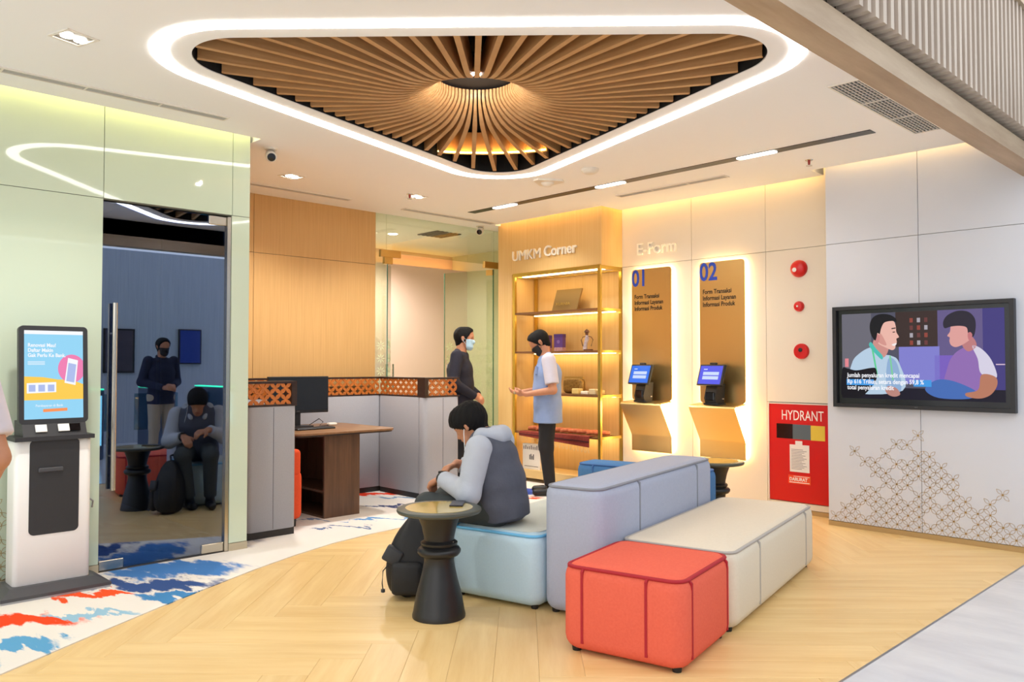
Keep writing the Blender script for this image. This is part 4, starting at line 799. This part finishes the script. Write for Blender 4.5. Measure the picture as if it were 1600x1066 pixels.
# ================================================================ PEOPLE
def cap(a, b, r1, r2=None, sq=None, flat=False): return (Vector(a), Vector(b), r1, r1 if r2 is None else r2, sq, flat)
def sdf_mesh(name, prims, h, mat, parent, k=.022, cuts=(), jag=0):
    lo = np.array([min(min(p[0][i],p[1][i])-max(p[2],p[3])*1.7 for p in prims)-2*h-k for i in range(3)]); hi = np.array([max(max(p[0][i],p[1][i])+max(p[2],p[3])*1.7 for p in prims)+2*h+k for i in range(3)])
    n = np.ceil((hi-lo)/h).astype(int)+1
    F = np.full(n, 1.0, np.float32); ax = [lo[i]+h*np.arange(n[i]) for i in range(3)]
    for a, b, r1, r2, sq, flat in prims:
        R = max(r1,r2)*(max(1,sq[1]) if sq else 1)+k+2*h; s0 = []
        for i in range(3):
            i0 = max(0,int((min(a[i],b[i])-R-lo[i])/h)); i1 = min(n[i],int((max(a[i],b[i])+R-lo[i])/h)+2); s0.append(slice(i0,i1))
        X, Y, Z = np.meshgrid(ax[0][s0[0]], ax[1][s0[1]], ax[2][s0[2]], indexing='ij')
        P = np.stack([X-a.x,Y-a.y,Z-a.z], -1); d = np.array(b-a); L2 = float(d@d)
        tr = (P@d)/L2 if L2 > 1e-10 else np.zeros(X.shape)
        t = np.clip(tr,0,1)
        Q = P-t[...,None]*d
        if sq:
            s = np.array(sq[0]); q = Q@s; Q = Q+(q*(1/sq[1]-1))[...,None]*s
        dist = np.sqrt((Q*Q).sum(-1))-(r1+(r2-r1)*t)
        if sq and sq[1] < 1: dist *= sq[1]*.5+.5
        if flat: dist = np.maximum(dist, (tr-1)*math.sqrt(L2))
        G = F[tuple(s0)]; hh = np.maximum(k-np.abs(G-dist),0)/k
        F[tuple(s0)] = np.minimum(G,dist)-hh*hh*k*.25
    if cuts:
        X, Y, Z = np.meshgrid(*ax, indexing='ij')
        J_ = jag*(np.sin(X*130+Y*170)+np.sin(X*210-Y*90+Z*60))*.5 if jag else 0
        F = F+(jag*.35*np.sin(X*150+Y*60)*np.sin(Y*190+Z*40) if jag else 0)
        for p, nrm in cuts: F = np.maximum(F, (X-p[0])*nrm[0]+(Y-p[1])*nrm[1]+(Z-p[2])*nrm[2]+J_)
    S = F < 0
    c = [S[i:n[0]-1+i, j:n[1]-1+j, m:n[2]-1+m] for i in (0,1) for j in (0,1) for m in (0,1)]
    cnt = sum(x.astype(np.int8) for x in c); mix = (cnt > 0) & (cnt < 8); idx = np.argwhere(mix); ids = -np.ones(mix.shape, np.int64); ids[mix] = np.arange(len(idx))
    acc = np.zeros((len(idx),3)); num = np.zeros(len(idx))
    off = [np.array((i,j,m)) for i in (0,1) for j in (0,1) for m in (0,1)]
    for p in range(8):
        for q in range(p+1,8):
            if np.abs(off[p]-off[q]).sum() != 1: continue
            a_ = idx+off[p]; b_ = idx+off[q]; fa = F[a_[:,0],a_[:,1],a_[:,2]]; fb = F[b_[:,0],b_[:,1],b_[:,2]]; m_ = (fa < 0) != (fb < 0)
            t = np.where(m_, fa/np.where(m_, fa-fb, 1), 0)[:,None]; acc += np.where(m_[:,None], a_+(b_-a_)*t, 0); num += m_
    vs_ = lo+h*(acc/num[:,None]); fs = []
    for d in range(3):
        e1, e2 = (d+1)%3, (d+2)%3
        A = np.argwhere(np.diff(S.astype(np.int8), axis=d) != 0)
        A = A[(A[:,e1] > 0) & (A[:,e2] > 0)]
        u1 = np.zeros(3,int); u1[e1] = 1; u2 = np.zeros(3,int); u2[e2] = 1
        g = lambda T: ids[T[:,0],T[:,1],T[:,2]]
        qd = np.stack([g(A),g(A-u1),g(A-u1-u2),g(A-u2)], 1); s1 = S[A[:,0],A[:,1],A[:,2]]
        qd = np.where(s1[:,None], qd[:,::-1], qd); fs.append(qd[(qd >= 0).all(1)])
    fs = np.concatenate(fs)
    me = bpy.data.meshes.new(name); me.from_pydata(vs_.tolist(), [], fs.tolist()); me.update(); bm = bmesh.new(); bm.from_mesh(me); bmesh.ops.recalc_face_normals(bm, faces=bm.faces[:]); bm.to_mesh(me); bm.free()
    me.materials.append(mat); me.polygons.foreach_set('use_smooth', [True]*len(me.polygons)); return link(name, me, parent)
def hand(w_, d, nrm, thumb, curl=.5, spread=1):
    """palm and five fingers; d along the hand, nrm out of its back, thumb towards the thumb side"""
    w_, d, nrm, thumb = (Vector(x) for x in (w_, d, nrm, thumb)); d.normalize(); nrm = (nrm-d*nrm.dot(d)).normalized(); thumb = (thumb-d*thumb.dot(d)-nrm*thumb.dot(nrm)).normalized()
    P = [cap(w_, w_+d*.075, .026, .032, (tuple(nrm),.55))]
    for i, (o_, l1, l2) in enumerate(((.028,.036,.032),(.009,.04,.036),(-.010,.038,.034),(-.028,.03,.026))):
        p0 = w_+d*.085+thumb*o_*spread; a1 = curl*.7; p1 = p0+(d*math.cos(a1)-nrm*math.sin(a1))*l1; a2 = curl*1.8; p2 = p1+(d*math.cos(a2)-nrm*math.sin(a2))*l2
        P += [cap(w_+d*.06+thumb*o_*.8, p0, .0105, .009), cap(p0,p1,.009,.0082), cap(p1,p2,.0082,.0068)]
    q0 = w_+d*.025+thumb*.025; q1 = q0+(d*.6+thumb*.7-nrm*.35).normalized()*.04; q2 = q1+(d*.85+thumb*.2-nrm*.5).normalized()*.032
    return P+[cap(q0,q1,.013,.0105), cap(q1,q2,.0105,.008)]
Yv = (0,1,0)
def person(name, label, loc, heading, J, col, h=.0075, short=False, mask=None, hoodie=False, seated=False, hands=None, bulk=1, shoe=(20,20,22), hair_long=0):
    t = thing(name, label, 'person', loc, math.radians(heading)); sk = M('skin tone', (196,140,108), .55, var=(30,(182,124,94))); hm = M('black hair', (12,11,12), .75, bump=(160,1.0), spec=.25)
    hp = J['head_pitch']; c_ = Vector(J['head']); f = Vector((math.cos(hp),0,-math.sin(hp))); u = Vector((math.sin(hp),0,math.cos(hp))); l_ = Vector((0,1,0))
    if J.get('head_turn'):
        R_ = Matrix.Rotation(J['head_turn'],3,'Z'); f = R_@f; u = R_@u; l_ = R_@l_
    hd = lambda a, b, e=0: c_+f*a+u*b+l_*e
    skull = [cap(hd(-.022,.03),hd(.018,.032),.084,.080,(tuple(l_),.90)), cap(hd(.03,.0),hd(.045,-.065),.055,.042,(tuple(l_),1.05)), cap(hd(.048,-.07),hd(.062,-.088),.034,.026,(tuple(l_),1.2))]
    head = skull+[cap(hd(.088,.008),hd(.104,-.026),.008,.0125), cap(hd(.092,-.03,.009),hd(.092,-.03,-.009),.009), cap(hd(.084,-.055,.014),hd(.084,-.055,-.014),.0075), cap(hd(.075,.026,.03),hd(.078,.026,-.03),.012)]
    for s in (1,-1): head += [cap(hd(-.008,.015,.080*s),hd(-.004,-.024,.076*s),.019,.013,(tuple(l_),.42))]
    neck = Vector(J['neck']); chest = Vector(J['chest']); mid = Vector(J['mid']); pel = Vector(J['pelvis'])
    body = head+[cap(neck,hd(-.03,-.05),.056,.054)]
    torso = [cap(pel,mid,.112*bulk,.114*bulk,(Yv,1.32)), cap(mid,chest,.114*bulk,.118*bulk,(Yv,1.38)), cap(chest,chest+(neck-chest)*.62,.112,.075,(Yv,1.45))]
    legs = []; arms = []; hnd = []
    for s, S_ in ((1,'L'),(-1,'R')):
        g = lambda k_: Vector((J[k_+S_][0], J[k_+S_][1], J[k_+S_][2]))
        legs += [cap(g('hip'),g('knee'),.082,.056), cap(g('knee'),g('ankle'),.055,.040)]
        arms += [cap(chest+(neck-chest)*.45+Vector((0,.07*s,0)),g('sh'),.06,.058), cap(g('sh'),g('elbow'),.052,.041), cap(g('elbow'),g('wrist'),.040,.027)]
        if hands and S_ in hands: hnd += hand(g('wrist'),*hands[S_])
    sdf_mesh('body', body+torso+[cap(p[0],p[1],p[2]*.9,p[3]*.9) for p in legs]+arms+hnd, h, sk, t, .018)
    # hair
    q_ = .007 if hoodie else 0
    hp_ = [cap(hd(-.028,.036),hd(.020,.042),.094+q_,.090+q_,(tuple(l_),.93)), cap(hd(-.045,.0),hd(-.045,-.05),.066+q_,.05,(tuple(l_),1.12))]
    sdf_mesh('hair', hp_, .006, hm, t, .015, [(tuple(hd(.074,.026) if hoodie else hd(.060,.044)), tuple((f*.62-u*.78) if hoodie else (f*.86-u*.5))), (tuple(hd(-.01,-.055)), tuple(-u*.85+f*.52))], jag=.007 if hoodie else .004)
    for s in (1,-1):
        B(Matrix.Translation(hd(.081,.008,.031*s))).lathe([(0,-.007),(.006,-.005),(.008,0),(.006,.005),(0,.007)], seg=12).build('eye', M('dark eye',(24,18,16),.2), t, smooth=60)
        B().tube([hd(.086,.026,.018*s),hd(.087,.032,.032*s),hd(.076,.027,.048*s)], .004, 6).build('eyebrow', hm, t)
    if not mask: B().tube([hd(.091,-.056,.02),hd(.0945,-.055,0),hd(.091,-.056,-.02)], .004, 6).build('mouth', M('lip tone',(166,96,84),.5), t)
    else:
        mm = M('mask %d %d %d' % mask, mask, .7)
        sdf_mesh('face_mask', [cap(hd(.036,-.008),hd(.046,-.066),.065,.052,(tuple(l_),1.05)), cap(hd(.09,-.008),hd(.098,-.03),.014,.02), cap(hd(.05,-.07),hd(.064,-.088),.042,.034,(tuple(l_),1.2))], .005, mm, t, .015, [(tuple(hd(0,-.004)), tuple(u)), (tuple(hd(.028,0)), tuple(-f))])
        for s in (1,-1): B().tube([hd(.036,-.014,.066*s),hd(.0,.014,.082*s),hd(-.012,-.006,.086*s),hd(.03,-.06,.064*s)], .0022, 5).build('mask_strap', mm, t)
    # clothes
    top = M('top %d %d %d' % col['top'], col['top'], .9, var=(14,tuple(max(0,x-14) for x in col['top'])), bump=(25,.7)); slv = M('top %d %d %d' % col['sleeve'], col['sleeve'], .9, var=(14,tuple(max(0,x-12) for x in col['sleeve'])), bump=(25,.7)); trs = M('trouser %d %d %d' % col['trousers'], col['trousers'], .85, bump=(25,.6))
    g_ = .028 if hoodie else .016
    tor = [cap(p[0],p[1],p[2]+g_,p[3]+g_*.8,p[4]) for p in torso]
    hem = Vector(J['hem']); tor += [cap(pel,hem,(.112+g_)*bulk,(.108 if hoodie else .122)*bulk+g_,(Yv,1.34),True)]
    tor += [cap(chest+(neck-chest)*.4+Vector((0,.07*s,0)),Vector(J['sh'+S_]),.07,.066) for s, S_ in ((1,'L'),(-1,'R'))]
    sdf_mesh('hoodie' if hoodie else 'shirt', tor, h, top, t, .03, [(J['hem'], J.get('hem_n',(0,0,-1)))])
    for S_ in 'LR':
        s0, e0, w0 = (Vector(J[k_+S_]) for k_ in ('sh','elbow','wrist')); g2 = .020 if hoodie else .013
        sl = [cap(s0,e0,.058+g2,.048+g2)] if not short else [cap(s0,s0+(e0-s0)*.80,.060+g2,.058+g2,None,True)]
        if not short: sl += [cap(e0,e0+(w0-e0)*.92,.046+g2,.034+g2*.8,None,True)]
        sdf_mesh('sleeve', sl, h, slv, t, .03)
    if hoodie:
        sdf_mesh('hood', [cap(neck+Vector((-.035,.10,.0)),neck+Vector((-.11,.03,-.0)),.040,.052), cap(neck+Vector((-.11,.03,0)),neck+Vector((-.11,-.03,0)),.052), cap(neck+Vector((-.035,-.10,.0)),neck+Vector((-.11,-.03,0)),.040,.052), cap(neck+Vector((-.03,.10,.01)),neck+Vector((.075,.06,-.09)),.032,.02), cap(neck+Vector((-.03,-.10,.01)),neck+Vector((.075,-.06,-.09)),.032,.02)], h, slv, t, .03)
    else: sdf_mesh('collar', [cap(neck+Vector((-.02,.05,.0)),neck+Vector((.055,.02,-.045)),.022,.014), cap(neck+Vector((-.02,-.05,.0)),neck+Vector((.055,-.02,-.045)),.022,.014), cap(neck+Vector((-.045,.045,.008)),neck+Vector((-.045,-.045,.008)),.022)], .006, M('top %d %d %d' % col.get('collar',col['top']), col.get('collar',col['top']), .9), t, .02)
    tr = []
    for S_ in 'LR':
        a, k_, n_ = (Vector(J[q+S_]) for q in ('hip','knee','ankle')); tr += [cap(a,k_,.096,.072), cap(k_,n_+(k_-n_)*.06,.070,.056,None,True)]
    tr += [cap(Vector(J['hipL']),Vector(J['hipR']),.094)]
    sdf_mesh('trousers', tr, h, trs, t, .03)
    for S_ in 'LR':
        n_, e_ = Vector(J['ankle'+S_]), Vector(J['toe'+S_]); z0 = t.location.z*0
        sdf_mesh('shoe', [cap((n_.x-.03,n_.y,.045),(e_.x,e_.y,.038),.044,.036,((0,0,1),.95)), cap((n_.x-.01,n_.y,.05),(n_.x,n_.y,.10),.044,.042)], .008, M('shoe %d %d %d' % shoe, shoe, .35), t, .02, [((0,0,.001),(0,0,-1))])
    return t
def stand(**kw):
    J = dict(pelvis=(0,0,.93), mid=(.01,0,1.08), chest=(0,0,1.24), neck=(.015,0,1.44), head=(.05,0,1.575), head_pitch=.1, hem=(0,0,.80),
        hipL=(0,.085,.90), hipR=(0,-.085,.90), kneeL=(.02,.095,.49), kneeR=(.02,-.095,.49), ankleL=(-.02,.10,.085), ankleR=(-.02,-.10,.085), toeL=(.13,.12,.03), toeR=(.13,-.12,.03),
        shL=(0,.175,1.385), shR=(0,-.175,1.385), elbowL=(-.05,.24,1.10), elbowR=(-.05,-.24,1.10), wristL=(.2,.1,1.02), wristR=(.2,-.1,1.02))
    J.update(kw); return J
# seated man in the hoodie
sx0, sy0 = isl(1.37,.64)
JS = dict(pelvis=(0,0,.525), mid=(.02,0,.66), chest=(.075,0,.80), neck=(.13,0,.93), head=(.215,0,.985), head_pitch=.58, hem=(-.02,0,.44), hem_n=(0,0,-1),
    hipL=(.02,.09,.50), hipR=(.02,-.09,.50), kneeL=(.44,.12,.51), kneeR=(.44,-.12,.51), ankleL=(.34,.06,.09), ankleR=(.34,-.12,.09), toeL=(.42,.02,.03), toeR=(.48,-.14,.03),
    shL=(.075,.185,.865), shR=(.085,-.185,.875), elbowL=(.11,.25,.615), elbowR=(.16,-.24,.65), wristL=(.345,.12,.675), wristR=(.35,-.10,.735))
ps = person('person', 'man in a grey hoodie bent forward on the pale blue bench checking his wrist', (sx0,sy0,.0), 204, JS, dict(top=(88,92,106), sleeve=(188,194,206), trousers=(58,64,66)), hoodie=True, h=.0065,
    hands={'L': ((.75,-.35,-.35),(.3,.2,.9),(.3,-.9,.2),.7), 'R': ((.35,.85,-.25),(.3,-.1,.95),(.9,-.2,.2),.6)})
wm = Vector(JS['wristL'])*.97+Vector(JS['elbowL'])*.03
dW = (Vector(JS['wristL'])-Vector(JS['elbowL'])).normalized()
b = B(Matrix.Translation(wm) @ dW.to_track_quat('Z','Y').to_matrix().to_4x4()); b.lathe([(.034,-.014),(.038,-.012),(.038,.012),(.034,.014)], seg=24); b.build('watch_strap', M('black strap',(26,26,28),.5), ps, smooth=40)
B(Matrix.Translation(wm+Vector((0,.0,.036)))).rbox(-.02,.02,-.02,.02,-.006,.008,.004,2).build('watch', M('watch face',(16,18,20),.15), ps)
hdp = Vector(JS['head']); B().tube([hdp+Vector((.0,.088,-.02)),hdp+Vector((.0,.09,-.05)),hdp+Vector((-.01,.10,-.12)),hdp+Vector((-.03,.12,-.2))], .0025, 5).build('earphone_cable', M('white cord',(236,236,236),.5), ps)
# man in the blue shirt at the shelf
JB = stand(head=(.085,0,1.565), head_pitch=.62, neck=(.03,0,1.44), hem=(0,0,.74), elbowL=(-.04,.25,1.08), wristL=(.23,.13,1.035), elbowR=(-.02,-.24,1.09), wristR=(.26,-.07,1.05))
pb = person('person', 'man in a two-tone blue short-sleeved shirt looking down at a small item by the shelf', (-5.74,6.10,.006), 226, JB, dict(top=(140,162,206), sleeve=(206,204,220), trousers=(24,24,28), collar=(168,188,226)), short=True, mask=(24,24,28), bulk=1.12, h=.008,
    hands={'L': ((.8,-.5,.05),(-.2,.6,-.75),(.5,.4,.7),.7), 'R': ((.9,.15,.02),(-.1,-.3,-.95),(.2,-.9,.2),.5)})
B().box(.11,.135,.06,.13,1.24,1.32).build('shirt_pocket', M('top 140 162 206'), pb)
o = B(Matrix.Translation((-5.74,6.10,0)) @ Matrix.Rotation(math.radians(226),4,'Z') @ Matrix.Translation((.325,.03,1.055))).rbox(-.03,.03,-.045,.045,-.012,.014,.006,1).build('bracelet_box', M('bead pack',(214,204,170),.5,var=(60,(120,110,80)))); tag(o, 'small beaded item held in the hands of the man in the blue shirt', 'trinket')
# guard
JG = stand(elbowL=(-.03,.27,1.11), elbowR=(-.03,-.27,1.11), wristL=(.20,.07,.96), wristR=(.19,-.07,.95), head_pitch=.05)
person('person', 'man in a dark navy shirt and pale blue mask standing behind the booth', (-6.79,5.80,.006), 40, JG, dict(top=(38,38,52), sleeve=(38,38,52), trousers=(24,24,30)), mask=(176,212,236), bulk=1.06, h=.008,
    hands={'L': ((.5,-.8,-.4),(.8,.3,.4),(.3,.2,.9),.8), 'R': ((.45,.8,-.4),(.8,-.3,.4),(.3,-.2,.9),.8)}).scale = (1.03,1.03,1.03)
# person in the mall whom the glass door mirrors
JM = stand(wristL=(.24,.05,1.02), wristR=(.24,-.06,1.04))
person('person', 'man in navy shirt and khaki trousers mirrored in the glass door', (0,4.25,.006), 176, JM, dict(top=(40,48,74), sleeve=(40,48,74), trousers=(176,164,146)), mask=(30,30,34), h=.011,
    hands={'L': ((.6,-.7,.0),(.5,.4,.6),(.3,.2,.9),.8), 'R': ((.6,.7,.0),(.5,-.4,.6),(.3,-.2,.9),.8)})
# passer-by whose arm reaches into view beside the kiosk
JP = stand(shR=(0,-.15,1.35), elbowR=(-.03,-.27,1.02), wristR=(.10,-.12,.84), wristL=(.05,.25,.84))
person('person', 'passer-by in a pale lilac short-sleeved top walking past the kiosk', (-3.45,.50,.006), 135.8, JP, dict(top=(214,206,216), sleeve=(220,212,220), trousers=(60,62,76)), short=True, h=.011,
    hands={'L': ((.3,0,-1),(0,1,0),(1,0,.2),.5), 'R': ((.5,.5,-.6),(0,-1,0),(1,0,.2),.5)})
# ================================================================ MALL SIDE (mirrored in the glass door)
m_flute = M('fluted grey wall', (186,192,202), .7, grain=((40,40,1),(164,172,184)))
o = B().box(3.2,3.3,-3.1,9,0,3.3).build('wall_mall', m_flute); struct(o)
def gate(label, x, y):
    t = thing('turnstile', label, 'turnstile', (x,y,.005), 0, 'turnstiles across the mall'); B().rbox(-.6,.6,-.07,.07,0,.98,.03,2).build('cabinet', M('steel blue', (96,112,136), .3, metal=.6), t)
    B().box(-.61,-.6,-.05,.05,.98,1.0).box(-.6,.6,-.06,.06,.98,.995).build('light_bar_offscreen', M('green led',(60,240,170), es=2.5, ecol=(60,240,170)), t); B().box(-.605,-.6,-.03,.03,.2,.9).build('glow_panel_offscreen', M('cyan led',(140,220,240), es=1.5, ecol=(140,220,240)), t)
    for s in (-1,1): B().box(-.02,.02,s*.07,s*.32,.35,.9).build('wing', glass('wing glass',(190,220,230),.1), t)
gate('turnstile with a green light bar standing before the fluted wall', 1.5, 3.75); gate('turnstile with a green light bar beside the reader posts', 1.5, 4.75); gate('turnstile with a green light bar furthest along the fluted wall', 1.5, 5.65)
t = thing('wall_screen', 'dark upright screen on the fluted mall wall', 'screen', (3.2,5.95,1.35)); B().box(-.05,0,-.2,.2,0,.62).build('casing', m_bk, t); B().box(-.052,-.049,-.18,.18,.02,.6).build('display_offscreen', M('navy display',(30,44,100), .2, es=.25, ecol=(40,70,160)), t)
t = thing('wall_poster', 'dark framed picture on the fluted mall wall', 'picture', (3.2,4.75,1.2)); B().box(-.03,0,-.25,.25,0,.75).build('frame', m_bk, t); B().box(-.032,-.029,-.22,.22,.03,.72).build('print', M('dark print',(36,40,60),.3,var=(6,(90,80,90))), t)
import OpenImageIO as oiio,sys
b=oiio.ImageBuf('/workdir/render_main.png');s=b.spec();W=s.width
for n,p in dict(ceil_top=(600,8),ceilL=(60,100),ceilR=(1150,200),ceilB=(450,250),tvwall=(1350,400),tvwall2=(1550,420),eform=(1150,320),floorN=(500,1000),floorR=(1400,900),floorM=(550,900),carpet=(330,910),green=(60,400),greenT=(270,230),oak=(490,450),oakT=(490,340),coralT=(1000,870),coralF=(960,950),creamT=(1130,820),creamS=(1200,860),grey=(930,830),pale=(780,890),palet=(840,790),booth=(420,740),boothb=(560,660),marble=(1540,1010),fin=(450,90),niche=(860,400),pink=(660,450),kiosk=(80,890),beam=(1400,140),slat=(1500,120),doorg=(260,420)).items():
    x,y=[int(v*W/1600) for v in p];c=b.getpixel(x,y);print(n,p,[int(v*255) for v in c[:3]])
